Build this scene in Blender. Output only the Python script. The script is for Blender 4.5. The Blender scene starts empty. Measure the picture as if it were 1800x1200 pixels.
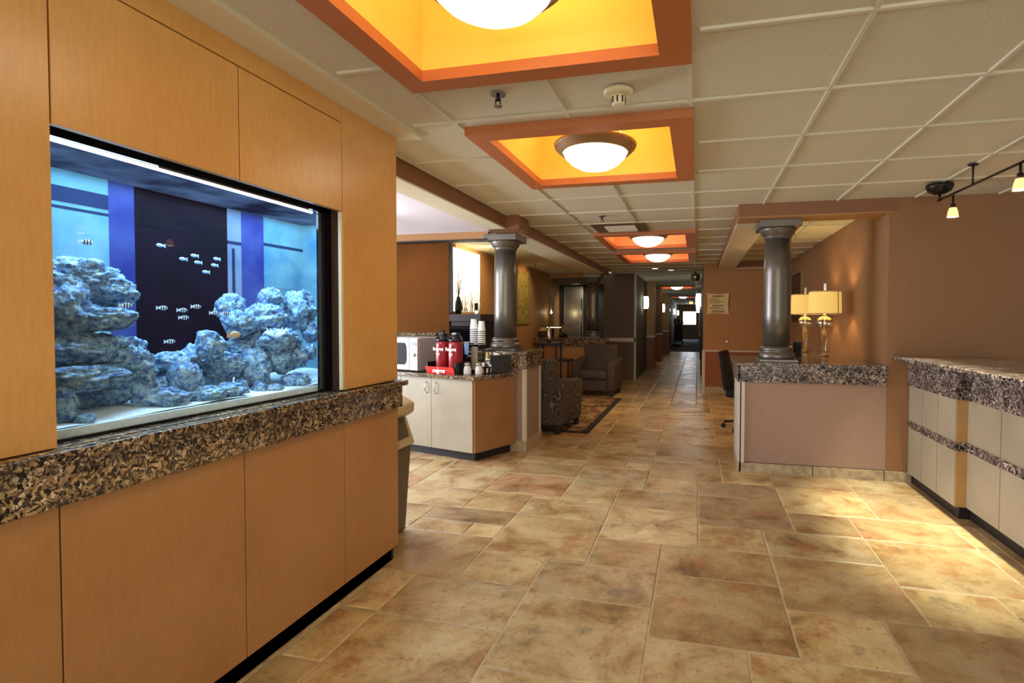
import bpy, bmesh, math, random
from mathutils import Vector, Matrix, noise
random.seed(7)
PI=math.pi
scene=bpy.context.scene
COL=scene.collection
# ---------------------------------------------------------------- materials
def srgb(r,g,b):
    f=lambda c:(c/255/12.92) if c/255<=.04045 else ((c/255+.055)/1.055)**2.4
    return (f(r),f(g),f(b),1)
class NT:
    def __init__(s,name):
        m=bpy.data.materials.new(name); m.use_nodes=True; s.m=m; s.t=m.node_tree; s.n=s.t.nodes; s.l=s.t.links
        s.b=s.n['Principled BSDF']; s.out=s.n['Material Output']
    def add(s,ty,**kw):
        nd=s.n.new(ty)
        for k,v in kw.items():
            if hasattr(nd,k) and k not in nd.inputs.keys(): setattr(nd,k,v)
            else: nd.inputs[k].default_value=v
        return nd
    def set(s,**kw):
        for k,v in kw.items(): s.b.inputs[k.replace('_',' ')].default_value=v
        return s
def ramp(t,fac,stops,interp='LINEAR'):
    r=t.n.new('ShaderNodeValToRGB'); r.color_ramp.interpolation=interp
    e=r.color_ramp.elements
    while len(e)<len(stops): e.new(.5)
    for i,(p,c) in enumerate(stops): e[i].position=p; e[i].color=c
    t.l.new(fac,r.inputs[0]); return r
def coords(t,scale=(1,1,1)):
    tc=t.n.new('ShaderNodeTexCoord'); mp=t.n.new('ShaderNodeMapping'); mp.inputs['Scale'].default_value=scale
    t.l.new(tc.outputs['Object'],mp.inputs[0]); return mp.outputs[0]
def bump(t,h,strength=.3,dist=.01):
    b=t.n.new('ShaderNodeBump'); b.inputs['Strength'].default_value=strength; b.inputs['Distance'].default_value=dist
    t.l.new(h,b.inputs['Height']); t.l.new(b.outputs[0],t.b.inputs['Normal'])
def plain(name,c,rough=.5,metal=0,emit=None,es=1,var=0,scale=6,spec=None,bmp=0):
    t=NT(name); t.b.inputs['Base Color'].default_value=c; t.b.inputs['Roughness'].default_value=rough; t.b.inputs['Metallic'].default_value=metal
    if spec is not None: t.b.inputs['Specular IOR Level'].default_value=spec
    if emit: t.b.inputs['Emission Color'].default_value=emit; t.b.inputs['Emission Strength'].default_value=es
    if var or bmp:
        n=t.add('ShaderNodeTexNoise'); n.inputs['Scale'].default_value=scale; n.inputs['Detail'].default_value=5
        t.l.new(coords(t),n.inputs[0])
        if var:
            c2=tuple(max(0,k*(1-var)) for k in c[:3])+(1,); c3=tuple(min(1,k*(1+var)) for k in c[:3])+(1,)
            r=ramp(t,n.outputs[0],[(.3,c2),(.7,c3)]); t.l.new(r.outputs[0],t.b.inputs['Base Color'])
        if bmp: bump(t,n.outputs[0],bmp,.01)
    return t.m
def wood(name,c1,c2,rough=.32,sc=(14,14,1.2)):
    t=NT(name); n=t.add('ShaderNodeTexNoise'); n.inputs['Scale'].default_value=9; n.inputs['Detail'].default_value=8; n.inputs['Roughness'].default_value=.7
    t.l.new(coords(t,sc),n.inputs[0])
    n2=t.add('ShaderNodeTexNoise'); n2.inputs['Scale'].default_value=2.5; n2.inputs['Detail'].default_value=3
    t.l.new(coords(t),n2.inputs[0])
    mx=t.add('ShaderNodeMath',operation='ADD'); t.l.new(n.outputs[0],mx.inputs[0]); t.l.new(n2.outputs[0],mx.inputs[1])
    ml=t.add('ShaderNodeMath',operation='MULTIPLY'); t.l.new(mx.outputs[0],ml.inputs[0]); ml.inputs[1].default_value=.5
    r=ramp(t,ml.outputs[0],[(.38,c1),(.62,c2)]); t.l.new(r.outputs[0],t.b.inputs['Base Color']); t.b.inputs['Roughness'].default_value=rough
    t.b.inputs['Specular IOR Level'].default_value=.45
    return t.m
def granite(name,cols,scale=70,rough=.12):
    t=NT(name); co=coords(t)
    ns=t.add('ShaderNodeTexNoise'); ns.inputs['Scale'].default_value=25; ns.inputs['Detail'].default_value=3; t.l.new(co,ns.inputs[0])
    mxv=t.add('ShaderNodeMix',data_type='VECTOR'); mxv.inputs[0].default_value=.06
    t.l.new(co,mxv.inputs[4]); t.l.new(ns.outputs['Color'],mxv.inputs[5])
    v=t.add('ShaderNodeTexVoronoi'); v.inputs['Scale'].default_value=scale; t.l.new(mxv.outputs[1],v.inputs[0])
    sp=t.n.new('ShaderNodeSeparateColor'); t.l.new(v.outputs['Color'],sp.inputs[0])
    r=ramp(t,sp.outputs[0],cols,'CONSTANT')
    n2=t.add('ShaderNodeTexNoise'); n2.inputs['Scale'].default_value=9; t.l.new(co,n2.inputs[0])
    r2=ramp(t,n2.outputs[0],[(.35,(.55,.52,.5,1)),(.65,(1.15,1.1,1,1))])
    m=t.add('ShaderNodeMix',data_type='RGBA',blend_type='MULTIPLY'); m.inputs[0].default_value=1
    t.l.new(r.outputs[0],m.inputs[6]); t.l.new(r2.outputs[0],m.inputs[7]); t.l.new(m.outputs[2],t.b.inputs['Base Color'])
    t.b.inputs['Roughness'].default_value=rough
    return t.m
def emis(name,c,s):
    return plain(name,(c[0]*.5,c[1]*.5,c[2]*.5,1),.5,0,c,s)
def clearglass(name,tint=(1,1,1,1),fac=.08):
    t=NT(name); t.n.remove(t.b); tr=t.add('ShaderNodeBsdfTransparent'); tr.inputs[0].default_value=tint
    gl=t.add('ShaderNodeBsdfGlossy'); gl.inputs['Roughness'].default_value=.02
    lw=t.add('ShaderNodeLayerWeight'); lw.inputs[0].default_value=.5
    pw=t.add('ShaderNodeMath',operation='POWER'); t.l.new(lw.outputs['Facing'],pw.inputs[0]); pw.inputs[1].default_value=4.5
    fr=t.add('ShaderNodeMath',operation='MULTIPLY_ADD'); t.l.new(pw.outputs[0],fr.inputs[0]); fr.inputs[1].default_value=.8; fr.inputs[2].default_value=fac
    mx=t.n.new('ShaderNodeMixShader'); t.l.new(fr.outputs[0],mx.inputs[0]); t.l.new(tr.outputs[0],mx.inputs[1]); t.l.new(gl.outputs[0],mx.inputs[2])
    t.l.new(mx.outputs[0],t.out.inputs[0]); return t.m
def stone_mat():
    t=NT('travertine'); co=coords(t)
    at=t.n.new('ShaderNodeAttribute'); at.attribute_name='tone'
    n=t.add('ShaderNodeTexNoise'); n.inputs['Scale'].default_value=3.2; n.inputs['Detail'].default_value=9; n.inputs['Roughness'].default_value=.68; n.inputs['Distortion'].default_value=.4
    # shift noise per tile
    ad=t.add('ShaderNodeVectorMath',operation='MULTIPLY_ADD'); t.l.new(at.outputs['Color'],ad.inputs[0]); ad.inputs[1].default_value=(9,9,9); t.l.new(co,ad.inputs[2])
    t.l.new(ad.outputs[0],n.inputs[0])
    r=ramp(t,n.outputs[0],[(.32,srgb(132,106,72)),(.42,srgb(188,160,118)),(.52,srgb(214,196,156)),(.66,srgb(232,220,186))])
    sp=t.n.new('ShaderNodeSeparateColor'); t.l.new(at.outputs['Color'],sp.inputs[0])
    r2=ramp(t,sp.outputs[0],[(0,srgb(200,186,168)),(.3,srgb(225,212,186)),(.6,srgb(250,240,215)),(.85,srgb(214,208,198)),(1,srgb(232,194,168))])
    m=t.add('ShaderNodeMix',data_type='RGBA',blend_type='MULTIPLY'); m.inputs[0].default_value=1
    t.l.new(r.outputs[0],m.inputs[6]); t.l.new(r2.outputs[0],m.inputs[7])
    # reddish & grey blotches
    n3=t.add('ShaderNodeTexNoise'); n3.inputs['Scale'].default_value=4.5; n3.inputs['Detail'].default_value=8; n3.inputs['Roughness'].default_value=.7
    ad2=t.add('ShaderNodeVectorMath',operation='MULTIPLY_ADD'); t.l.new(at.outputs['Color'],ad2.inputs[0]); ad2.inputs[1].default_value=(5,7,3); t.l.new(co,ad2.inputs[2]); t.l.new(ad2.outputs[0],n3.inputs[0])
    rr=ramp(t,n3.outputs[0],[(.55,(0,0,0,1)),(.66,(.75,.75,.75,1))])
    m2=t.add('ShaderNodeMix',data_type='RGBA'); t.l.new(rr.outputs[0],m2.inputs[0]); t.l.new(m.outputs[2],m2.inputs[6]); m2.inputs[7].default_value=srgb(168,112,72)
    rg=ramp(t,n3.outputs[0],[(.30,(.8,.8,.8,1)),(.44,(0,0,0,1))])
    m3=t.add('ShaderNodeMix',data_type='RGBA'); t.l.new(rg.outputs[0],m3.inputs[0]); t.l.new(m2.outputs[2],m3.inputs[6]); m3.inputs[7].default_value=srgb(126,114,92)
    # pits
    n4=t.add('ShaderNodeTexNoise'); n4.inputs['Scale'].default_value=38; n4.inputs['Detail'].default_value=4; n4.inputs['Roughness'].default_value=.8
    t.l.new(co,n4.inputs[0])
    rp=ramp(t,n4.outputs[0],[(.31,(.35,.28,.22,1)),(.44,(1,1,1,1))])
    m4=t.add('ShaderNodeMix',data_type='RGBA',blend_type='MULTIPLY'); m4.inputs[0].default_value=.8
    t.l.new(m3.outputs[2],m4.inputs[6]); t.l.new(rp.outputs[0],m4.inputs[7])
    t.l.new(m4.outputs[2],t.b.inputs['Base Color'])
    rf=ramp(t,n.outputs[0],[(.3,(.42,.42,.42,1)),(.7,(.24,.24,.24,1))]); t.l.new(rf.outputs[0],t.b.inputs['Roughness'])
    bump(t,n4.outputs[0],.25,.004)
    return t.m
def ceil_mat():
    t=NT('acoustic_tile'); co=coords(t); n=t.add('ShaderNodeTexNoise'); n.inputs['Scale'].default_value=150; n.inputs['Detail'].default_value=2
    t.l.new(co,n.inputs[0]); r=ramp(t,n.outputs[0],[(.27,srgb(120,110,92)),(.36,srgb(210,204,178))]); t.l.new(r.outputs[0],t.b.inputs['Base Color'])
    t.b.inputs['Roughness'].default_value=.9; bump(t,n.outputs[0],.3,.003); return t.m
def rug_mat():
    t=NT('rug_pattern'); co=coords(t); n=t.add('ShaderNodeTexVoronoi',feature='DISTANCE_TO_EDGE'); n.inputs['Scale'].default_value=4.5
    nn=t.add('ShaderNodeTexNoise'); nn.inputs['Scale'].default_value=3; t.l.new(co,nn.inputs[0])
    mxv=t.add('ShaderNodeMix',data_type='VECTOR'); mxv.inputs[0].default_value=.5; t.l.new(co,mxv.inputs[4]); t.l.new(nn.outputs['Color'],mxv.inputs[5]); t.l.new(mxv.outputs[1],n.inputs[0])
    r=ramp(t,n.outputs[0],[(.03,srgb(40,26,18)),(.06,srgb(150,118,76)),(.16,srgb(118,84,50)),(.2,srgb(165,135,90))]); t.l.new(r.outputs[0],t.b.inputs['Base Color']); t.b.inputs['Roughness'].default_value=.95; return t.m
def swirl_fabric():
    t=NT('swirl_upholstery'); co=coords(t,(1,1,.6)); nn=t.add('ShaderNodeTexNoise'); nn.inputs['Scale'].default_value=5; nn.inputs['Detail'].default_value=0; t.l.new(co,nn.inputs[0])
    ml=t.add('ShaderNodeMath',operation='MULTIPLY'); t.l.new(nn.outputs[0],ml.inputs[0]); ml.inputs[1].default_value=95
    sn=t.add('ShaderNodeMath',operation='SINE'); t.l.new(ml.outputs[0],sn.inputs[0])
    r=ramp(t,sn.outputs[0],[(.0,srgb(62,54,46)),(.75,srgb(78,68,58)),(.95,srgb(122,106,82))]); t.l.new(r.outputs[0],t.b.inputs['Base Color']); t.b.inputs['Roughness'].default_value=.9; return t.m
def rock_mat():
    t=NT('live_rock'); co=coords(t); n=t.add('ShaderNodeTexNoise'); n.inputs['Scale'].default_value=38; n.inputs['Detail'].default_value=7; n.inputs['Roughness'].default_value=.75
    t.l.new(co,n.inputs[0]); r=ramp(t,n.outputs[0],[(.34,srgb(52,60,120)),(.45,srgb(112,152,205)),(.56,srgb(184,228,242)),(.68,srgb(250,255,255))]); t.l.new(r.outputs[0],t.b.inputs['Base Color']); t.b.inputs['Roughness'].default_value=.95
    bump(t,n.outputs[0],1,.02); return t.m
M={}
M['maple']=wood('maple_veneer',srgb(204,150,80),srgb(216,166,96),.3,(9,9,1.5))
M['maple_shaded']=wood('maple_veneer_shaded',srgb(170,120,70),srgb(182,134,84),.34,(9,9,1.5))  # darker copy of the maple, shade on the lower doors painted in
M['maple_light']=wood('pale_laminate',srgb(156,145,122),srgb(172,162,138),.42)
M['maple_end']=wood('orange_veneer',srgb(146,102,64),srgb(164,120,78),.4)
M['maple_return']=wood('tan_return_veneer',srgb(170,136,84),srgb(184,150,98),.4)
M['dark']=plain('dark_toe_kick',srgb(30,24,24),.5)
M['seam']=plain('seam_shadow',srgb(60,38,20),.8)
M['granite']=granite('brown_granite',[(0,srgb(28,24,24)),(.22,srgb(92,76,62)),(.40,srgb(140,116,88)),(.62,srgb(176,150,112)),(.80,srgb(62,54,50)),(.92,srgb(205,190,165))],125)
M['granite_grey']=granite('grey_granite',[(0,srgb(26,24,28)),(.25,srgb(110,100,96)),(.45,srgb(160,148,142)),(.62,srgb(70,62,64)),(.75,srgb(192,180,170)),(.9,srgb(120,104,96))],105)
M['stone']=stone_mat(); M['grout']=plain('grout',srgb(196,178,142),.9,var=.1,scale=40)
M['basetile']=plain('stone_base_tile',srgb(176,158,126),.6,var=.28,scale=22,bmp=.2)
M['ceil']=ceil_mat(); M['tbar']=plain('ceiling_grid_metal',srgb(214,208,184),.45)
M['drywall']=plain('cream_drywall',srgb(222,212,180),.8,var=.02,scale=4)
M['lav']=plain('white_drywall',srgb(226,218,222),.8)
M['wall']=plain('brown_wall_vinyl',srgb(146,106,70),.62,var=.06,scale=60,bmp=.15)
M['mauve']=plain('mauve_lit_wall_vinyl',srgb(160,132,116),.6,var=.06,scale=70,bmp=.15)  # mauve low-wall vinyl, tone mostly from light put into the colour
M['rust']=plain('rust_wall_vinyl',srgb(150,88,62),.6,var=.05,scale=60)
M['tanwall']=plain('tan_wall_vinyl',srgb(176,128,78),.6,var=.05,scale=60)
M['greywall']=plain('dim_brown_wall',srgb(106,86,66),.7,var=.06,scale=50)
M['beam']=plain('brown_beam_paint',srgb(136,90,58),.55)
M['coffer_frame']=plain('coffer_frame_orange',srgb(188,112,62),.5)
M['coffer_in']=plain('coffer_orange_yellow',srgb(255,206,96),.6)
M['coffer_in2']=plain('coffer_orange',srgb(255,180,120),.6)
M['bowl']=emis('lit_frosted_glass',(1,.9,.68,1),9)
M['bulb']=emis('bulb_glow',(1,.85,.5,1),40)
M['bronze']=plain('aged_bronze',srgb(150,124,88),.45,.35)
M['pewter']=plain('pewter_column',srgb(116,110,102),.36,.7,var=.1,scale=5)
M['blackmetal']=plain('black_metal',srgb(26,22,20),.4,.4)
M['chrome']=plain('brushed_metal',srgb(200,198,192),.25,1)
M['steel']=plain('stainless_steel',srgb(190,186,172),.22,1,var=.05,scale=3)
M['trim']=plain('white_trim',srgb(206,196,182),.5)
M['glass']=clearglass('clear_glass'); M['tankglass']=clearglass('tank_glass',(.9,.97,1,1),.03)
M['water']=clearglass('lamp_glass',(1,.93,.72,1),.28)
M['sand']=plain('white_sand',srgb(225,238,240),.9,var=.08,scale=60,bmp=.4)
M['rock']=rock_mat()
M['tanklight']=emis('tank_tube_light',(.75,.9,1,1),6)
def backdrop(name,c1,c2,e):  # panels glow by themselves, standing in for the lit room behind the tank
    t=NT(name); n=t.add('ShaderNodeTexNoise'); n.inputs['Scale'].default_value=5; n.inputs['Detail'].default_value=5; t.l.new(coords(t),n.inputs[0])
    r=ramp(t,n.outputs[0],[(.35,c1),(.65,c2)]); mm=t.add('ShaderNodeMix',data_type='RGBA',blend_type='MULTIPLY'); mm.inputs[0].default_value=1; mm.inputs[7].default_value=(.22,.22,.22,1); t.l.new(r.outputs[0],mm.inputs[6]); t.l.new(mm.outputs[2],t.b.inputs['Base Color'])
    t.l.new(r.outputs[0],t.b.inputs['Emission Color']); t.b.inputs['Emission Strength'].default_value=e; t.b.inputs['Roughness'].default_value=.9; t.b.inputs['Specular IOR Level'].default_value=.1; return t.m
M['bd_pale']=backdrop('pale_blue_back',srgb(84,160,210),srgb(138,206,228),.5)
M['bd_blue']=backdrop('deep_blue_back',srgb(50,66,160),srgb(84,104,190),.45)
M['bd_dark']=backdrop('black_back',srgb(10,5,22),srgb(24,10,36),.6)
M['bd_frame']=backdrop('blue_frame_back',srgb(120,150,195),srgb(150,180,215),.5)
M['bd_shadow']=backdrop('navy_ledge',srgb(40,60,110),srgb(50,75,125),.3)
M['bd_water']=backdrop('painted_water_reflection',srgb(24,28,70),srgb(120,150,200),.35)  # reflections of the water surface painted into the hood's colour
M['black']=plain('black_plastic',srgb(20,19,22),.35)
M['darkgloss']=plain('black_gloss',srgb(12,10,16),.08)
M['maroon']=plain('maroon_plastic',srgb(150,28,38),.3); M['red']=plain('red_plastic',srgb(214,42,36),.35)
M['white']=plain('white_plastic',srgb(232,232,228),.45); M['foam']=plain('white_paper_cup',srgb(240,240,238),.6)
M['silver']=plain('silver_plastic',srgb(196,194,188),.3,.3)
M['textw']=plain('white_print',srgb(245,240,235),.5,emit=(1,1,1,1),es=.15)
M['textk']=plain('black_print',srgb(40,32,24),.6)
M['beige']=plain('beige_plastic',srgb(196,178,140),.5); M['beigedark']=plain('olive_plastic',srgb(96,88,66),.5)
M['cushion']=plain('dark_taupe_upholstery',srgb(74,62,56),.9,var=.12,scale=30); M['swirl']=swirl_fabric()
M['rug']=rug_mat(); M['rugborder']=plain('rug_border',srgb(48,38,28),.95,var=.2,scale=40)
M['officeblack']=plain('office_fabric_black',srgb(24,22,24),.8)
M['shade']=plain('linen_lampshade',srgb(226,196,120),.8,emit=srgb(255,205,100),es=.55)
M['smoke']=plain('smoke_detector_cream',srgb(232,222,180),.5)
M['parch']=plain('parchment_board',srgb(240,216,156),.7)
M['artglow']=plain('white_glow',srgb(250,244,220),.6,emit=(1,.93,.72,1),es=1.7)
M['grass']=plain('dried_grass',srgb(120,100,50),.8); M['reed']=plain('dark_reed',srgb(60,48,26),.8)
M['grassart']=plain('yellow_grass_artwork',srgb(150,130,60),.8,var=.5,scale=(12))
M['carpet']=plain('dark_hall_carpet',srgb(52,44,42),.95,var=.15,scale=25)
M['carpet_bluelit']=plain('blue_lit_carpet',srgb(80,92,112),.9,var=.1,scale=25)  # hall carpet with the bluish light painted into its colour
M['door']=plain('dark_wood_door',srgb(52,36,28),.5)
M['kitchen']=wood('dark_kitchen_wood',srgb(38,28,26),srgb(50,38,34),.35)
M['sconce']=emis('lit_sconce_glass',(.9,1,.82,1),7)
M['daylight']=emis('bright_daylight',(1,1,1,1),5)
M['spotred']=emis('glowing_track_shade',(1,.42,.16,1),2.2); M['spotcore']=emis('halogen_lamp',(1,.85,.65,1),16)
M['cartbag']=plain('maroon_cart_bag',srgb(66,42,44),.8)
M['fishblue']=plain('pale_blue_fish',srgb(150,185,225),.4,emit=srgb(120,160,220),es=.35)
M['fishband']=plain('banded_fish',srgb(190,210,225),.5,emit=srgb(150,180,210),es=.3)
M['fishblack']=plain('fish_black_band',srgb(12,12,20),.5)
M['fishbrown']=plain('brown_fish',srgb(190,160,120),.5,emit=srgb(160,140,110),es=.25)
M['amber']=plain('amber_canister',srgb(70,54,34),.5); M['lid']=plain('pale_yellow_lid',srgb(222,208,120),.5)
M['bd_anem']=plain('pale_anemone',srgb(220,250,255),.8,emit=srgb(180,230,255),es=.3)
# ---------------------------------------------------------------- mesh builder
class MB:
    def __init__(s): s.bm=bmesh.new(); s.mi=0
    def _fin(s,vs,fs):
        for f in fs: f.material_index=s.mi
    def box(s,x0,x1,y0,y1,z0,z1,rot=0,piv=None):
        c=[(x0,y0,z0),(x1,y0,z0),(x1,y1,z0),(x0,y1,z0),(x0,y0,z1),(x1,y0,z1),(x1,y1,z1),(x0,y1,z1)]
        if rot:
            px,py=piv or ((x0+x1)/2,(y0+y1)/2); ca,sa=math.cos(rot),math.sin(rot)
            c=[(px+(x-px)*ca-(y-py)*sa,py+(x-px)*sa+(y-py)*ca,z) for x,y,z in c]
        return s.hexa(c)
    def hexa(s,c):
        v=[s.bm.verts.new(p) for p in c]
        for q in ((0,3,2,1),(4,5,6,7),(0,1,5,4),(1,2,6,5),(2,3,7,6),(3,0,4,7)):
            f=s.bm.faces.new([v[i] for i in q]); f.material_index=s.mi
        return s
    def prism(s,pts,z0,z1):
        n=len(pts); a=[s.bm.verts.new((x,y,z0)) for x,y in pts]; b=[s.bm.verts.new((x,y,z1)) for x,y in pts]
        for i in range(n):
            f=s.bm.faces.new((a[i],a[(i+1)%n],b[(i+1)%n],b[i])); f.material_index=s.mi
        f=s.bm.faces.new(list(reversed(a))); f.material_index=s.mi
        f=s.bm.faces.new(b); f.material_index=s.mi
        return s
    def extr(s,pts,ax,a0,a1):
        # profile pts in the two other axes, extruded along ax
        def P(u,v,w): return {'x':(w,u,v),'y':(u,w,v),'z':(u,v,w)}[ax]
        n=len(pts); a=[s.bm.verts.new(P(u,v,a0)) for u,v in pts]; b=[s.bm.verts.new(P(u,v,a1)) for u,v in pts]
        for i in range(n):
            f=s.bm.faces.new((a[i],a[(i+1)%n],b[(i+1)%n],b[i])); f.material_index=s.mi
        for q in (list(reversed(a)),b):
            f=s.bm.faces.new(q); f.material_index=s.mi
        return s
    def lathe(s,prof,cx=0,cy=0,cz=0,n=32,cap=True,sx=1,sy=1,rot=None):
        rings=[]
        for r,z in prof:
            ring=[]
            for i in range(n):
                a=2*PI*i/n; p=Vector((r*math.cos(a)*sx,r*math.sin(a)*sy,z))
                if rot: p=rot@p
                ring.append(s.bm.verts.new(p+Vector((cx,cy,cz))))
            rings.append(ring)
        for k in range(len(rings)-1):
            for i in range(n):
                f=s.bm.faces.new((rings[k][i],rings[k][(i+1)%n],rings[k+1][(i+1)%n],rings[k+1][i])); f.smooth=True; f.material_index=s.mi
        if cap:
            for ring,fl in ((rings[0],True),(rings[-1],False)):
                try:
                    f=s.bm.faces.new(list(reversed(ring)) if fl else ring); f.material_index=s.mi
                except ValueError: pass
        return s
    def tube(s,p0,p1,r,r2=None,n=12):
        p0=Vector(p0);p1=Vector(p1); d=p1-p0; q=d.to_track_quat('Z','Y').to_matrix()
        return s.lathe([(r,0),(r2 if r2 is not None else r,d.length)],p0.x,p0.y,p0.z,n,True,1,1,q)
    def path(s,pts,r,n=8):
        for a,b in zip(pts[:-1],pts[1:]): s.tube(a,b,r,n=n)
        return s
    def sphere(s,c,rx,ry=None,rz=None,seg=16,rings=10,rot=None):
        ry=ry or rx; rz=rz or rx
        prof=[(math.sin(PI*k/rings),-math.cos(PI*k/rings)) for k in range(1,rings)]
        vs=[]
        def T(p):
            p=Vector((p[0]*rx,p[1]*ry,p[2]*rz))
            if rot: p=rot@p
            return p+Vector(c)
        for r,z in prof: vs.append([s.bm.verts.new(T((r*math.cos(2*PI*i/seg),r*math.sin(2*PI*i/seg),z))) for i in range(seg)])
        b=s.bm.verts.new(T((0,0,-1)));t=s.bm.verts.new(T((0,0,1)))
        for k in range(len(vs)-1):
            for i in range(seg):
                f=s.bm.faces.new((vs[k][i],vs[k][(i+1)%seg],vs[k+1][(i+1)%seg],vs[k+1][i])); f.smooth=True; f.material_index=s.mi
        for i in range(seg):
            for q in ((b,vs[0][(i+1)%seg],vs[0][i]),(t,vs[-1][i],vs[-1][(i+1)%seg])):
                f=s.bm.faces.new(q); f.smooth=True; f.material_index=s.mi
        return s
    def build(s,name,mat,parent=None,bevel=0,seg=2,local=False,smooth=False):
        me=bpy.data.meshes.new(name)
        if parent is not None and not local:
            base=Vector((0,0,0)); p=parent
            while p is not None: base+=p.location; p=p.parent
            bmesh.ops.translate(s.bm,verts=s.bm.verts,vec=-base)
        bmesh.ops.recalc_face_normals(s.bm,faces=s.bm.faces)
        s.bm.to_mesh(me); s.bm.free()
        for m in (mat if isinstance(mat,(list,tuple)) else [mat]): me.materials.append(M[m] if isinstance(m,str) else m)
        o=bpy.data.objects.new(name,me); COL.objects.link(o)
        if parent is not None: o.parent=parent
        if bevel:
            md=o.modifiers.new('bevel','BEVEL'); md.width=bevel; md.segments=seg; md.limit_method='ANGLE'; md.angle_limit=math.radians(40)
            if seg>2:
                for f in me.polygons: f.use_smooth=True
        return o
def thing(name,label,cat,loc,rz=0,group=None):
    o=bpy.data.objects.new(name,None); COL.objects.link(o); o.empty_display_size=.05
    o.location=loc; o.rotation_euler=(0,0,rz); o['label']=label; o['category']=cat
    if group: o['group']=group
    return o
def tag(o,label,cat,group=None,kind=None):
    o['label']=label; o['category']=cat
    if group: o['group']=group
    if kind: o['kind']=kind
    return o
def st(o): o['kind']='structure'; return o
def B(*a): return MB().box(*a)
def copy_tree(o,parent=None):
    c=o.copy(); COL.objects.link(c); c.parent=parent
    for ch in list(o.children): copy_tree(ch,c)
    return c
def text(s,size,mat,parent,mtx,name='lettering',ext=.001,bold=0):
    cu=bpy.data.curves.new('t','FONT'); cu.body=s; cu.size=size; cu.extrude=ext; cu.align_x='CENTER'; cu.align_y='CENTER'; cu.offset=bold
    ob=bpy.data.objects.new('t',cu); COL.objects.link(ob)
    dg=bpy.context.evaluated_depsgraph_get(); me=bpy.data.meshes.new_from_object(ob.evaluated_get(dg)); 
    bpy.data.objects.remove(ob); me.transform(mtx); me.materials.clear(); me.materials.append(M[mat])
    o=bpy.data.objects.new(name,me); COL.objects.link(o); o.parent=parent; return o
# ---------------------------------------------------------------- camera
F_,CX,CY=923.3,1005.5,585.1
yaw,pit,rol,H=.234,.027,.003,1.40
Fv=Vector((-math.sin(yaw)*math.cos(pit),math.cos(yaw)*math.cos(pit),-math.sin(pit)))
R0=Vector((math.cos(yaw),math.sin(yaw),0)); U0=R0.cross(Fv)
Rv=R0*math.cos(rol)+U0*math.sin(rol); Uv=U0*math.cos(rol)-R0*math.sin(rol)
cam=bpy.data.cameras.new('camera'); co=bpy.data.objects.new('camera',cam); COL.objects.link(co)
mw=Matrix((( Rv.x,Uv.x,-Fv.x,0),(Rv.y,Uv.y,-Fv.y,0),(Rv.z,Uv.z,-Fv.z,H),(0,0,0,1))); co.matrix_world=mw
cam.sensor_fit='HORIZONTAL'; cam.sensor_width=36; cam.lens=F_/1800*36
cam.shift_x=(900-CX)/1800; cam.shift_y=(CY-600)/1800; cam.clip_start=.05; cam.clip_end=200
scene.camera=co
# ---------------------------------------------------------------- floor
a,b,c,d,e,f,g,h,i,j,k,l,m,n,o_,p=-1.68,-1.48,-1.25,-.84,-.61,-.41,-.20,.02,.22,.43,.64,.85,1.05,1.26,1.48,1.68
EXP=[(a,b,2.2,2.58),(b,d,2.18,2.56),(c,d,2.58,2.94),(-1.88,c,2.58,3.12),(d,g,2.53,2.91),(a,b,1.81,2.18),(b,d,1.56,2.18),(d,g,1.94,2.53),(d,g,1.5,1.94),
(c,e,2.94,3.54),(e,g,2.91,3.28),(g,j,2.9,3.28),(g,j,2.3,2.9),(g,i,1.9,2.3),(i,l,1.7,2.29),(j,l,2.29,2.68),(j,m,2.68,3.28),(j,m,3.28,3.66),(k,m,3.67,4.04),
(h,j,3.28,3.66),(h,k,3.66,4.27),(h,k,4.27,4.65),(i,k,4.65,5.02),(e,h,3.28,3.88),(e,h,3.88,4.28),(f,h,4.29,4.65),(f,i,4.65,5.0),(-1.03,f,4.28,4.87),(-1.03,e,3.9,4.28),
(c,e,3.54,3.9),(a,c,3.57,3.96),(a,-1.03,3.97,4.48),(a,-1.03,4.49,4.87),(-2.3,a,3.57,3.98),(-2.3,a,3.98,4.6),(k,n,4.05,4.65),(k,n,4.65,5.02),(m,o_,2.68,3.04),(m,p,3.05,3.66),(m,p,3.66,4.05),(n,1.88,4.05,4.65),(n,1.88,4.65,5.05),(l,o_,2.07,2.68)]
X0,Y0,RS=-5.6,-1.0,.01
NX,NY=1000,2400
def gx(x): return int(round((x-X0)/RS))
def gy(y): return int(round((y-Y0)/RS))
occ=[bytearray(NX) for _ in range(NY)]
tiles=[]
def mark(x0,x1,y0,y1):
    for r in range(y0,y1): occ[r][x0:x1]=b'\x01'*(x1-x0)
for t in EXP:
    q=(gx(t[0]),gx(t[1]),gy(t[2]),gy(t[3]))
    ok=all(not any(occ[r][q[0]:q[1]]) for r in range(q[2],q[3],3))
    x0,x1,y0,y1=q
    while y0<y1 and any(occ[y0][x0:x1]): y0+=1
    while y1>y0 and any(occ[y1-1][x0:x1]): y1-=1
    if y1-y0<8: continue
    while x0<x1 and any(occ[r][x0] for r in range(y0,y1)): x0+=1
    mark(x0,x1,y0,y1); tiles.append((x0,x1,y0,y1))
rr=random.Random(3)
y=0
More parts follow.
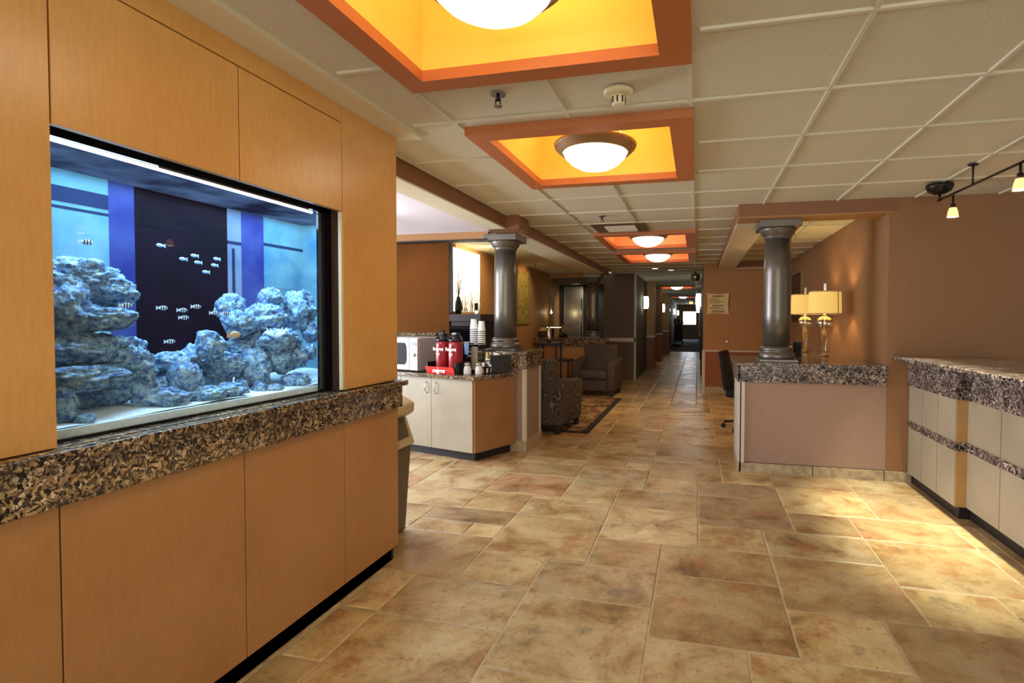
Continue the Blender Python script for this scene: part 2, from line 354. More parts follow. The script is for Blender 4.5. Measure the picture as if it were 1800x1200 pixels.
while y<NY:
    row=occ[y]; x=row.find(b'\x00')
    if x<0: y+=1; continue
    run=row.find(b'\x01',x); run=(NX if run<0 else run)-x
    w=rr.choice([41,62,41,62,83] if y>500 else [41,62])
    hh=rr.choice([40,60,38,20]) if w>41 else rr.choice([60,40,20])
    if run-w<14: w=run
    hmax=0
    while hmax<hh+14 and y+hmax<NY and not any(occ[y+hmax][x:x+w]): hmax+=1
    if hmax<hh+14: hh=hmax if hmax<hh+14 else hh
    mark(x,x+w,y,y+hh); tiles.append((x,x+w,y,y+hh))
bm=bmesh.new(); lay=bm.loops.layers.float_color.new('tone')
G=.004
for (x0,x1,y0,y1) in tiles:
    X_0,X_1,Y_0,Y_1=X0+x0*RS+G,X0+x1*RS-G,Y0+y0*RS+G,Y0+y1*RS-G
    if Y_0>23 or X_1-X_0<.01 or Y_1-Y_0<.01: continue
    if Y_0>12.2 and (X_1<-1.6 or X_0>.4): continue
    col=(rr.random(),rr.random(),rr.random(),1); e2=.006
    outer=[bm.verts.new((u,v,-.003)) for u,v in ((X_0,Y_0),(X_1,Y_0),(X_1,Y_1),(X_0,Y_1))]
    inn=[bm.verts.new((u,v,0)) for u,v in ((X_0+e2,Y_0+e2),(X_1-e2,Y_0+e2),(X_1-e2,Y_1-e2),(X_0+e2,Y_1-e2))]
    fs=[bm.faces.new(inn)]+[bm.faces.new((outer[q],outer[(q+1)%4],inn[(q+1)%4],inn[q])) for q in range(4)]
    for ff in fs:
        for lp in ff.loops: lp[lay]=col
v=[bm.verts.new(q) for q in ((-5.6,-1,-.0035),(4.4,-1,-.0035),(4.4,23,-.0035),(-5.6,23,-.0035))]
ff=bm.faces.new(v); ff.material_index=1
me=bpy.data.meshes.new('floor'); bm.to_mesh(me); bm.free(); me.materials.append(M['stone']); me.materials.append(M['grout'])
fl=st(bpy.data.objects.new('floor',me)); COL.objects.link(fl)
st(B(-1.6,.2,23,33.6,-.05,0).build('floor','carpet')); st(B(-1.6,.2,33.6,38,-.05,0).build('floor','carpet_bluelit'))
# ---------------------------------------------------------------- ceiling
CZ=2.44
COFF=[(-1.24,-.03,.92,2.14),(-1.25,-.03,2.69,3.92),(-1.24,-.03,6.28,7.6),(-1.26,-.03,8.12,9.5),(-1.24,-.06,12.9,14.1),(-1.24,-.06,16.6,17.8),(-1.24,-.06,24.0,25.2)]
COFF=COFF[:4]+[COFF[5],COFF[6]]
def inner(c): return (c[0]+.1,c[1]-.12,c[2]+.11,c[3]-.1)
XL=[-.04+.613*q for q in range(-8,8)]; YL=[1.975+.62*q for q in range(-6,60)]
regions=[(-1.54,3.7,-1.6,5.0),(-1.9,-1.54,2.72,5.0),(-1.9,2.6,5.0,10.3),(-1.9,.11,10.3,12.0),(-1.36,.11,12.0,38.0)]
bm=bmesh.new()
def inreg(x,y): return any(r[0]<x<r[1] and r[2]<y<r[3] for r in regions)
xs=sorted(set([round(v,3) for v in XL]+[r[0] for r in regions]+[r[1] for r in regions]+[v for c_ in COFF for v in inner(c_)[:2]]))
ys=sorted(set([round(v,3) for v in YL]+[r[2] for r in regions]+[r[3] for r in regions]+[v for c_ in COFF for v in inner(c_)[2:]]))
for xa,xb in zip(xs[:-1],xs[1:]):
    for ya,yb in zip(ys[:-1],ys[1:]):
        cx_,cy_=(xa+xb)/2,(ya+yb)/2
        if not inreg(cx_,cy_): continue
        if any(inner(c_)[0]<cx_<inner(c_)[1] and inner(c_)[2]<cy_<inner(c_)[3] for c_ in COFF): continue
        bm.faces.new([bm.verts.new(q) for q in ((xa,ya,CZ+.006),(xa,yb,CZ+.006),(xb,yb,CZ+.006),(xb,ya,CZ+.006))])
me=bpy.data.meshes.new('ceiling'); bm.to_mesh(me); bm.free(); me.materials.append(M['ceil']); cl=st(bpy.data.objects.new('ceiling',me)); COL.objects.link(cl)
# T-bars, broken at coffers and at region edges
g_=MB(); W=.009
def spans(test,lo,hi,step=.05):
    out=[];s0=None;v=lo
    while v<=hi:
        if test(v) and s0 is None: s0=v
        if not test(v) and s0 is not None: out.append((s0,v-step)); s0=None
        v+=step
    if s0 is not None: out.append((s0,hi))
    return [q for q in out if q[1]-q[0]>.08]
def incof(x,y): return any(c_[0]<x<c_[1] and c_[2]<y<c_[3] for c_ in COFF)
for x in XL:
    for (s0,s1) in spans(lambda y:inreg(x,y) and not incof(x,y),-1.6,37.9): g_.box(x-W,x+W,s0,s1,CZ-.004,CZ+.01)
for y in YL:
    for (s0,s1) in spans(lambda x:inreg(x,y) and not incof(x,y),-1.9,3.6): g_.box(s0,s1,y-W,y+W,CZ-.005,CZ+.01)
st(g_.build('trim_1','tbar'))
# coffers: frame board + shaft
for q,c_ in enumerate(COFF):
    ix=inner(c_); far=q>=2; top=2.86
    fr=MB()
    zb,zt=2.40,2.446
    fr.box(c_[0],ix[0],c_[2],c_[3],zb,zt); fr.box(ix[1],c_[1],c_[2],c_[3],zb,zt); fr.box(ix[0],ix[1],c_[2],ix[2],zb,zt); fr.box(ix[0],ix[1],ix[3],c_[3],zb,zt)
    st(fr.build('trim_%d'%(2+q),'coffer_frame'))
    s=MB(); T=.02
    s.box(ix[0]-T,ix[0],ix[2]-T,ix[3]+T,zt,top); s.box(ix[1],ix[1]+T,ix[2]-T,ix[3]+T,zt,top); s.box(ix[0],ix[1],ix[2]-T,ix[2],zt,top); s.box(ix[0],ix[1],ix[3],ix[3]+T,zt,top); s.box(ix[0]-T,ix[1]+T,ix[2]-T,ix[3]+T,top,top+T)
    st(s.build('ceiling','coffer_in' if not far else 'coffer_in2'))
# soffit strip above the aquarium wall
st(MB().box(-1.72,-1.54,-1.0,2.76,2.425,2.46).build('ceiling','drywall'))
# breakfast area ceiling + lounge ceiling
st(B(-6.2,-2.1,2.76,5.32,2.34,2.40).build('ceiling','lav'))
st(B(-5.6,-2.18,5.5,13.2,2.44,2.50).build('ceiling','drywall'))
# ---------------------------------------------------------------- beams (left)
bmb=MB(); bmb.mi=0
def beam(x0,x1,y0,y1,z0,z1,name='trim_9',side='beam',bot='drywall'):
    m_=MB(); m_.box(x0,x1,y0,y1,z0+.012,z1); m_.mi=1; m_.box(x0+.004,x1-.004,y0+.004,y1-.004,z0,z0+.014); return st(m_.build(name,[side,bot]))
beam(-2.12,-1.9,2.4,5.05,2.31,2.45,'trim_9')
beam(-2.11,-1.755,5.05,5.35,2.312,2.45,'trim_10','beam','beam')
beam(-2.24,-1.85,5.35,10.45,2.31,2.45,'trim_11')
beam(-2.3,-1.80,10.45,10.85,2.31,2.45,'trim_12','beam','beam')
st(B(-6.0,-2.2,5.32,5.46,2.26,2.445).build('trim_13','tanwall'))
st(B(-6.0,-2.2,5.315,5.465,2.25,2.262).build('trim_14','dark'))
st(B(-5.5,-2.3,10.5,10.75,2.2,2.44).build('trim_15','tanwall')) if False else None
# ---------------------------------------------------------------- right alcove: half wall, header, walls
st(MB().box(.40,1.60,5.05,5.60,.09,.83).build('wall_halfwall','mauve'))
st(B(1.60,3.8,5.05,5.25,0,2.45).build('wall_back_right','wall'))
st(B(1.60,1.80,5.25,10.3,0,2.45).build('wall_alcove_side','wall'))
st(MB().box(.39,.43,5.035,5.07,.085,.83).box(.375,.40,5.035,5.60,.085,.83).build('trim_16','trim'))
bt=MB()
for x0,x1 in ((.385,1.01),(1.018,1.585),(1.593,1.80)): bt.box(x0,x1,5.03,5.055,0,.085)
bt.box(.375,.40,5.03,5.6,0,.085)
st(bt.build('baseboard_halfwall','basetile'))
# header frame
beam(.36,1.63,5.035,5.33,2.32,2.45,'trim_17','beam','tanwall')
beam(.36,.66,5.33,10.3,2.32,2.45,'trim_18')
beam(.66,1.6,9.95,10.3,2.32,2.45,'trim_19')
# alcove counter top
ct=thing('granite_bar_top','polished brown granite top and apron on the mauve half wall under the right column','counter',(1,5.3,.83))
MB().prism([(.345,5.015),(1.60,5.015),(1.60,7.4),(1.12,7.4),(1.12,6.0),(.345,6.0)],.975,1.005).build('countertop','granite_grey',ct,.004)
MB().box(.37,1.60,5.03,5.05,.83,.975).box(.365,.385,5.03,5.62,.83,.975).build('apron','granite_grey',ct,.002)
MB().box(1.13,1.60,5.62,7.38,.0,.975).build('support_wall','mauve',ct)
# far facing wall right of corridor
st(B(.11,2.0,10.3,10.5,.80,2.45).build('wall_far_right','tanwall'))
st(B(.11,2.0,10.3,10.5,0,.80).build('wall_far_right_lower','rust'))
st(MB().box(.10,1.6,10.275,10.3,.785,.815).box(.095,.15,10.28,10.51,0,.8).build('trim_20','trim'))
st(B(.15,1.6,10.28,10.3,0,.12).build('baseboard_far_right','basetile'))
# ---------------------------------------------------------------- columns
def column(x,y,z0,z1,label):
    t=thing('column',label,'column',(x,y,z0))
    hgt=z1-z0
    MB().box(x-.17,x+.17,y-.17,y+.17,z0,z0+.025).build('plinth','pewter',t,.004)
    MB().lathe([(.16,0),(.165,.02),(.165,.05),(.15,.065),(.145,.075),(.15,.085),(.152,.10),(.14,.115),(.13,.125)],x,y,z0+.02,40).build('base_ring','pewter',t)
    MB().lathe([(.124,0),(.125,.3),(.122,.7),(.117,hgt-.28)],x,y,z0+.14,48).build('shaft','pewter',t)
    MB().lathe([(.118,0),(.125,.012),(.128,.03),(.14,.04),(.15,.05),(.155,.07),(.165,.08),(.165,.1)],x,y,z1-.165,40).build('capital_ring','pewter',t)
    MB().box(x-.185,x+.185,y-.185,y+.185,z1-.068,z1).build('abacus','pewter',t,.006)
    return t
column(.735,5.32,1.005,2.32,'dark pewter round column standing on the right granite bar top')
column(-2.07,5.5,1.05,2.31,'dark pewter round column on the pier beside the coffee counter')
column(-2.09,10.65,1.02,2.31,'distant dark column on the far lounge bar')
# ---------------------------------------------------------------- pier for left column
pr_=thing('column_pier','brown half height pier with granite cap beside the coffee counter','pier',(-2.05,5.5,0))
MB().box(-2.36,-1.76,5.262,5.79,.10,.89).build('pier_body','mauve',pr_)
MB().box(-2.40,-1.72,5.21,5.84,1.02,1.05).build('cap_slab','granite',pr_,.004)
MB().box(-2.38,-1.735,5.225,5.825,.87,1.02).build('apron','granite',pr_,.003)
MB().box(-1.765,-1.748,5.76,5.80,.1,.87).build('corner_trim','trim',pr_)
MB().prism([(-1.79,5.245),(-1.745,5.245),(-1.745,5.285),(-1.765,5.285),(-1.765,5.262),(-1.79,5.262)],.1,.87).build('corner_trim','trim',pr_)
MB().box(-2.36,-1.74,5.235,5.81,0,.11).build('base_tile','basetile',pr_,.003)
# ---------------------------------------------------------------- left walls
M['amber_wall']=plain('amber_wall_vinyl',srgb(104,64,30),.95,spec=.05,var=.06,scale=60)
st(B(-6.2,-3.3,6.6,6.8,0,2.45).build('wall_breakfast_back','amber_wall'))
st(B(-3.5,-3.3,6.8,12.5,0,2.45).build('wall_lounge_left','tanwall'))
st(B(-5.6,-2.1,13.0,13.2,0,2.45).build('wall_kitchen_back','kitchen'))
st(B(-2.1,-1.37,12.0,12.2,.96,2.45).build('wall_lounge_end','greywall'))
st(B(-2.1,-1.37,12.0,12.2,0,.9).build('wall_lounge_end_lower','greywall'))
st(B(-2.12,-1.36,11.98,12.21,.88,.965).build('trim_21','trim')); st(B(-1.4,-1.365,11.98,12.21,0,2.44).build('trim_22','trim'))
st(B(-2.1,-1.99,12.2,13.0,0,2.45).build('wall_kitchen_side','kitchen'))
st(B(-3.3,-2.1,12.0,12.15,2.2,2.45).build('wall_kitchen_header','greywall'))
st(B(-3.3,-2.0,11.6,11.65,2.33,2.45).build('trim_23','tanwall'))
# corridor
st(B(-1.55,-1.37,12.2,38,0,2.45).build('wall_corridor_left','greywall'))
st(B(.11,.3,10.5,38,0,2.45).build('wall_corridor_right','greywall'))
wl=0
for q,(ya,yb) in enumerate([(14.7,15.3),(17.4,17.8),(21.5,22.2)]):
    st(B(-1.37,-1.16+.03*q,ya,yb,.94,2.44).build('wall_pilaster','tanwall' if q!=1 else 'greywall')); st(B(-1.37,-1.16+.03*q,ya,yb,0,.9).build('wall_pilaster_lower','rust')); st(B(-1.375,-1.15+.03*q,ya-.01,yb+.01,.89,.94).build('trim_24','trim'))
for q,(ya,side) in enumerate([(15.9,-1),(18.9,-1),(26,-1),(13.4,1),(18.5,1),(27,1)]):
    x=-1.37 if side<0 else .11
    dn=MB().box(x-.02,x+.02,ya,ya+.95,0,2.05).build('door_%d'%(q+1),'door'); st(dn)
    MB().sphere((x-side*.05,ya+.1,1.0),.03).build('door_knob','chrome',dn)
st(B(-1.5,-.97,38,38.1,0,2.45).build('wall_corridor_end','greywall')); st(B(-.1,.2,38,38.1,0,2.45).build('wall_corridor_end_right','greywall'))
st(B(-.97,-.1,38,38.1,0,1.03).build('wall_corridor_end_sill','greywall')); st(B(-.97,-.1,38,38.1,1.93,2.45).build('wall_corridor_end_head','greywall'))
wn=st(MB().box(-.97,-.1,38.02,38.05,1.03,1.93).build('window_1','daylight'))
MB().box(-1.0,-.97,37.97,38.02,1.0,1.96).box(-.1,-.07,37.97,38.02,1.0,1.96).box(-1,-.07,37.97,38.02,1.0,1.03).box(-1,-.07,37.97,38.02,1.93,1.96).build('window_frame','trim',wn)
st(B(-1.6,.3,38.1,38.2,0,2.5).build('wall_corridor_outer','greywall'))
# corridor bumps in the ceiling
# sconces
def sconce(x,y,z,label,side):
    t=thing('wall_sconce',label,'wall light',(x,y,z),0,'corridor wall sconces')
    MB().box(min(x,x+side*.03),max(x,x+side*.03),y-.05,y+.05,z-.12,z+.12).build('back_plate','blackmetal',t)
    MB().lathe([(.055,-.15),(.07,-.05),(.07,.05),(.055,.16)],x+side*.085,y,z,20).build('glass_shade','sconce',t)
SL=[(-1.37,13.6,'nearest'),(-1.37,18.1,'second'),(-1.37,20.5,'third'),(-1.37,24.6,'fourth'),(-1.37,30.7,'fifth'),(-1.37,36.5,'farthest')]
for x,y,w in SL: sconce(x,y,1.82,'%s glowing wall sconce on the left wall of the corridor'%w,1)
for x,y,w in [(.11,13.2,'nearest'),(.11,17,'second'),(.11,25,'farthest')]: sconce(x,y,1.86,'%s glowing wall sconce on the right wall of the corridor'%w,-1)
# ---------------------------------------------------------------- aquarium wall cabinet
cab=thing('aquarium_wall_cabinet','floor to ceiling honey maple cabinet wall framing the aquarium','cabinet',(-1.9,1.4,0))
MB().box(-2.5,-1.71,.1,2.68,.0,.93).box(-2.5,-1.705,.1,1.04,.93,2.43).box(-2.5,-1.705,1.04,2.68,1.99,2.43).box(-2.5,-2.42,1.04,2.68,.93,1.99).box(-1.76,-1.705,2.24,2.68,.93,1.99).box(-2.42,-1.76,2.635,2.68,.93,1.99).build('carcass','seam',cab)
sg=.0025
def panel(y0,y1,z0,z1,nm='door_panel',mt='maple'): MB().box(-1.705,-1.68,y0+sg,y1-sg,z0+sg,z1-sg).build(nm,mt,cab,.0012)
for y0,y1 in ((.1,.45),(.45,1.053),(1.053,1.652),(1.652,2.236),(2.236,2.71)): panel(y0,y1,.085,.905,'door_panel','maple_shaded')
panel(.45,1.053,1.045,2.43,'side_panel'); panel(.1,.45,1.045,2.43,'side_panel')
panel(1.053,1.648,1.915,2.342,'upper_panel'); panel(1.648,2.236,1.915,2.342,'upper_panel'); panel(1.053,2.236,2.342,2.43,'top_rail'); panel(2.236,2.71,1.045,2.43,'side_panel')
MB().box(-2.5,-1.70,2.685,2.71,.085,2.43).build('end_panel','maple',cab)
MB().box(-2.5,-1.71,.1,2.70,0,.085).build('toe_kick','dark',cab)
MB().box(-1.70,-1.684,2.228,2.238,1.05,1.915).build('reveal_edge','drywall',cab)
led=thing('granite_ledge','speckled brown granite ledge with deep apron running below the aquarium','ledge',(-1.7,1.4,.9))
MB().box(-1.70,-1.625,.1,2.735,1.015,1.045).box(-1.757,-1.70,1.045,2.235,1.015,1.045).build('ledge_slab','granite',led,.006,3)
MB().box(-1.68,-1.655,.1,2.72,.892,1.015).build('apron','granite',led,.003)
# ---------------------------------------------------------------- aquarium
aq=thing('aquarium','large saltwater aquarium glowing blue, set into the maple wall','aquarium',(-2.0,1.6,1.045))
ay0,ay1,ax0,ax1,az0,az1=1.03,2.60,-2.22,-1.76,1.048,1.93
fg_=MB(); fg_.bm.faces.new([fg_.bm.verts.new(q) for q in ((ax1,ay0,az0),(ax1,ay1,az0),(ax1,ay1,az1),(ax1,ay0,az1))]); fg_.build('front_glass','tankglass',aq)
MB().box(ax0,ax1-.004,ay0,ay1,az0,az0+.030).build('tank_floor','sand',aq)
sb=MB(); ng=40
sv=[[None]*(ng+1) for _ in range(13)]
for p1 in range(13):
    for p2 in range(ng+1):
        x=ax0+.012+(ax1-ax0-.026)*p1/12; yv=ay0+.012+(ay1-ay0-.024)*p2/ng
        sv[p1][p2]=sb.bm.verts.new((x,yv,az0+.034+.010*noise.noise(Vector((x*6,yv*6,0)))+.03*(1-p1/12)))
for p1 in range(12):
    for p2 in range(ng): f_=sb.bm.faces.new((sv[p1][p2],sv[p1+1][p2],sv[p1+1][p2+1],sv[p1][p2+1])); f_.smooth=True
sb.build('sand_bed','sand',aq)
def bd(y0,y1,z0,z1,mt,off=0,nm='back_panel'): MB().box(ax0-.01+off,ax0+off,y0,y1,z0,z1).build(nm,mt,aq)
bd(ay0,1.572,az0,az1,'bd_pale'); bd(1.572,1.668,az0,az1,'bd_blue'); bd(1.668,2.10,az0,az1,'bd_dark'); bd(2.10,2.18,az0,az1,'bd_frame'); bd(2.18,2.32,az0,az1,'bd_blue'); bd(2.32,2.70-.065,az0,az1,'bd_pale')
bd(ay0,1.572,1.79,1.80,'bd_shadow',.002,'back_rail'); bd(ay0,1.57,1.815,1.87,'bd_shadow',.003,'back_rail'); bd(2.10,2.18,1.76,1.775,'bd_shadow',.002,'back_rail'); bd(2.125,2.14,1.35,1.74,'bd_shadow',.002,'back_rail'); bd(2.32,2.6,1.78,1.795,'bd_shadow',.002,'back_rail'); bd(2.32,2.6,1.56,1.564,'bd_frame',.002,'back_rail')
MB().box(ax0,ax1,ay1,ay1+.01,az0,az1).build('end_panel','bd_pale',aq); MB().box(ax0,ax1,ay0-.01,ay0,az0,az1).build('end_panel','bd_pale',aq)
MB().box(ax1+.001,ax1+.012,2.15,2.24,az0,az1).build('black_edge_strip','darkgloss',aq)
MB().box(ax1,ax1+.012,ay0,2.24,1.905,1.93).build('top_frame','darkgloss',aq)
MB().box(ax1-.001,ax1+.008,ay0,2.24,az0-.002,az0+.006).build('bottom_frame','darkgloss',aq)
MB().tube((ax1-.015,ay0+.01,1.902),(ax1-.015,2.14,1.898),.006).build('light_tube','tanklight',aq)
MB().box(ax0,ax1,ay0,ay1,az1,az1+.01).build('hood','bd_water',aq)
MB().box(ax1+.002,ax1+.004,1.4,2.1,1.90,1.915).build('reflective_edge','chrome',aq)
# rocks
ROCKS=[(-1.98,1.327,1.524,.104,.064),(-1.93,1.247,1.417,.061,.086),(-1.96,1.4,1.49,.071,.047),(-1.9,1.338,1.396,.079,.036),(-1.92,1.296,1.296,.115,.048),(-1.96,1.437,1.303,.04,.026),(-1.87,1.247,1.21,.134,.038),(-2.02,1.372,1.113,.108,.047),(-1.83,1.164,1.132,.041,.061),(-1.79,1.202,1.089,.026,.016),(-1.9,1.418,1.222,.071,.067),(-1.86,1.436,1.138,.036,.054),(-1.98,1.631,1.218,.093,.044),(-1.88,1.603,1.153,.056,.078),(-1.84,1.496,1.106,.066,.037),(-1.93,1.553,1.149,.034,.028),(-1.9,1.733,1.29,.048,.053),(-1.92,1.814,1.199,.072,.048),(-1.83,1.641,1.106,.066,.031),(-1.82,1.739,1.102,.055,.028),(-1.92,1.961,1.166,.066,.092),(-1.83,1.809,1.102,.024,.04),(-1.83,1.898,1.083,.03,.037),(-1.9,2.083,1.284,.096,.059),(-1.98,2.085,1.391,.108,.065),(-2.0,2.338,1.441,.071,.095),(-2.04,2.185,1.497,.051,.048),(-2.05,1.971,1.448,.052,.057),(-1.95,1.915,1.376,.055,.05),(-1.9,2.1,1.202,.075,.054),(-1.85,2.156,1.216,.038,.049),(-1.83,2.213,1.235,.025,.034),(-1.83,2.108,1.101,.059,.038),(-1.8,1.954,1.084,.035,.023),(-1.95,2.359,1.322,.036,.048),(-2.0,1.974,1.267,.067,.047),(-2.05,1.539,1.289,.043,.034),(-2.02,1.767,1.242,.047,.043),(-1.98,1.289,1.247,.074,.037),(-1.95,1.386,1.141,.059,.035),(-2.0,1.287,1.321,.056,.037),(-2.05,1.341,1.125,.039,.039),(-2.0,2.054,1.289,.064,.059),(-1.97,1.813,1.143,.063,.053)]
RLAB={0:'highest pale reef rock at the top of the left pile in the aquarium',1:'tall reef rock against the left end of the aquarium',2:'jutting reef rock right of the left pile summit',3:'flat shelf rock under the overhang in the left pile',4:'broad rounded rock midway down the left pile',6:'long flat slab of reef rock low in the left pile',8:'knobbly rock in the bottom left corner of the aquarium',9:'small lone pebble rock on the sand at lower left',10:'chunky rock just right of the long slab',16:'rounded rock standing alone before the black panel',20:'large smooth rounded rock in the right pile',21:'narrow finger of rock leaning on the right pile',22:'second finger of rock leaning below the right pile',24:'big rough rock high in the right pile',25:'tall pitted rock at the right end of the aquarium',26:'pale rock on the summit of the right pile'}
for q,(x,y_,z_,rh,rv) in enumerate(ROCKS):
    bm=bmesh.new(); bmesh.ops.create_icosphere(bm,subdivisions=5,radius=1)
    rd=min(rh,.075); off=Vector((q*3.1,q*1.7,q*.9))
    for v in bm.verts:
        d_=v.co.normalized(); P=d_*1.6+off
        w=.98+.30*noise.fractal(P,.9,2.1,3)+.12*abs(noise.noise(P*5.5))+.09*noise.noise(P*12)+.05*noise.noise(P*26)
        v.co=Vector((d_.x*rd*w,d_.y*rh*w*1.06,d_.z*rv*w*1.08))
    for f_ in bm.faces: f_.smooth=True
    me=bpy.data.meshes.new('reef_rock'); bm.to_mesh(me); bm.free(); me.materials.append(M['rock'])
    xx=x-.02; 
    ob=bpy.data.objects.new('reef_rock',me); ob.location=(min(max(xx,ax0+.07),ax1-.05),min(y_,2.5),max(z_,az0+.03)); COL.objects.link(ob)
    tag(ob,RLAB.get(q,'rough blue lit reef rock stacked in the aquarium pile'),'rock','reef rocks in the aquarium')
bm=MB()
for q in range(60):
    aa=random.random()*2*PI; rr_=random.random(); L=.03+.02*random.random(); dx,dy,dz=math.cos(aa)*.6,math.sin(aa),.5+rr_*.6
    bm.tube((-1.85,2.0,1.31),(-1.85+dx*L*.7,2.0+dy*L*1.3,1.31+dz*L*.9),.0025,.0015,5)
tag(bm.build('anemone','bd_anem'),'pale spiky anemone on the right rock pile','anemone')
# fish
def fish(pt,kind,label,grp,sc=1,yawf=0):
    x,y_,z_=pt; t=thing('fish',label,'fish',(x,y_,z_),yawf,grp)
    mt={'b':'fishblue','d':'fishband','c':'fishbrown'}[kind]
    L=.016*sc
    MB().sphere((0,0,0),.004*sc,L,(.007 if kind=='b' else .009)*sc).build('body',mt,t,local=True)
    MB().hexa([(-.001,L*.85,-.001*sc),(.001,L*.85,-.001*sc),(.001,L*1.5,-.008*sc),(-.001,L*1.5,-.008*sc),(-.001,L*.85,.001*sc),(.001,L*.85,.001*sc),(.001,L*1.5,.008*sc),(-.001,L*1.5,.008*sc)]).build('tail',mt,t,local=True)
    if kind=='d':
        for yb in (-.55,0,.5):
            MB().lathe([(.0044*sc*math.sqrt(1-yb*yb)+.0004,-.0016*sc),(.0044*sc*math.sqrt(1-yb*yb)+.0004,.0016*sc)],0,yb*L,0,14,True,1,2.15,Matrix.Rotation(PI/2,3,'X')).build('band','fishblack',t,local=True)
for q,pt in enumerate([(-2.0,1.595,1.676),(-2.0,1.685,1.634),(-2.0,1.734,1.653),(-2.0,1.749,1.627),(-2.0,1.836,1.651),(-2.0,1.825,1.623),(-2.0,1.784,1.591)]):
    fish(pt,'b','small plain blue fish in the loose school near the tank middle','school of plain blue fish',1,.15)
for q,pt in enumerate([(-1.95,1.563,1.436),(-1.95,1.642,1.429),(-1.95,1.648,1.4),(-1.95,1.7,1.444),(-1.95,1.781,1.42),(-1.95,1.827,1.444),(-1.95,1.832,1.418),(-1.95,1.59,1.309),(-1.85,1.36,1.44),(-1.95,1.314,1.647)]):
    fish(pt,'d',{7:'lone banded fish lowest above the rocks',8:'banded fish in front of the left rock pile',9:'banded fish high at the upper left of the tank'}.get(q,'tiny black banded fish in the school above the rocks'),'banded fish in the aquarium',.95,PI*.93)
fish((-1.86,1.79,1.33),'c','larger brownish spotted fish beside the right rock pile',None,1.6,PI)
lt=bpy.data.lights.new('tank_light','AREA'); lt.shape='RECTANGLE'; lt.size=.38; lt.size_y=1.5; lt.energy=30; lt.color=(.45,.72,1)
lo=bpy.data.objects.new('tank_light',lt); COL.objects.link(lo); lo.location=(-1.99,1.81,1.925)
# ---------------------------------------------------------------- trash bin
tb=thing('swing_top_bin','beige swing top waste bin standing at the end of the aquarium wall','bin',(-1.98,2.95,0))
MB().hexa([(-2.2,2.76,0),(-1.80,2.76,0),(-1.80,3.1,0),(-2.2,3.1,0),(-2.22,2.74,.62),(-1.765,2.74,.62),(-1.765,3.12,.62),(-2.22,3.12,.62)]).build('body','beigedark',tb,.02,3)
MB().hexa([(-2.24,2.73,.60),(-1.745,2.73,.60),(-1.745,3.13,.60),(-2.24,3.13,.60),(-2.2,2.75,.80),(-1.80,2.75,.80),(-1.80,3.11,.80),(-2.2,3.11,.80)]).build('lid','beige',tb,.015,3)
MB().hexa([(-2.0,2.80,.66),(-1.752,2.80,.66),(-1.752,3.07,.66),(-2.0,3.07,.66),(-2.0,2.80,.82),(-1.80,2.80,.82),(-1.80,3.07,.82),(-2.0,3.07,.82)]).build('swing_flap','beigedark',tb,.006)
MB().extr([(-2.2,.80),(-1.78,.80),(-1.735,.83),(-1.73,.89),(-1.80,.93),(-2.2,.93)],'y',2.76,3.10).build('dome','beige',tb,.012,3)
tb.location.x-=.065; tb.location.y-=.0
for ch_ in tb.children: ch_.scale.z=.955
# ---------------------------------------------------------------- coffee cabinet
cc=thing('coffee_cabinet','low pale laminate cabinet with granite top holding the coffee things','cabinet',(-2.4,4.95,0))
A=Vector((-2.087,4.709));Bv=Vector((-1.851,5.215));D=Vector((-3.5,5.075))
fd=(D-A).normalized(); sd=(Bv-A).normalized()
def P2(s_,t_): v=A+fd*s_+sd*t_; return (v.x,v.y)
MB().prism([P2(.02,.02),P2(1.4,.02),(-3.4,5.35),(-2.42,5.35),(-2.42,5.22),(-1.865,5.22)],.09,.80).build('carcass','seam',cc)
MB().prism([P2(0,0),P2(.018,0),P2(.018,.555),P2(0,.555)],.09,.80).build('end_panel','maple_end',cc)
hx=[.0,.55,.71,1.4]
for s0,s1 in ((.0195,.541),(.545,.965),(.969,1.4)):
    dd=MB().prism([P2(s0,-.012),P2(s1,-.012),P2(s1,.019),P2(s0,.019)],.09,.80).build('door','maple_light',cc,.002)
    if s1<1.2:
        hs=(s1-.06) if s0<.1 else (s0+.06)
        q1=P2(hs,-.035); q0=P2(hs,-.012)
        MB().path([(q0[0],q0[1],.755),(q1[0],q1[1],.745),(q1[0],q1[1],.655),(q0[0],q0[1],.645)],.005).build('handle','chrome',dd)
MB().prism([P2(.05,.05),P2(1.4,.05),(-3.4,5.33),(-2.45,5.33),(-2.45,5.215),(-1.91,5.215)],0,.09).build('toe_kick','dark',cc)
MB().prism([P2(-.02,-.035),P2(1.4,-.035),(-3.4,5.355),(-2.405,5.355),(-2.405,5.205),(-1.815,5.205)],.802,.84).build('countertop','granite',cc,.004)
# raised ledge behind
rl=thing('raised_ledge','raised red granite shelf on a dark low wall behind the microwave','ledge',(-3.6,5.45,0))
MB().box(-4.6,-2.95,5.44,5.6,0,1.2).build('low_wall','kitchen',rl); MB().box(-4.6,-2.88,5.42,5.64,1.2,1.235).build('shelf_slab','granite',rl,.004)
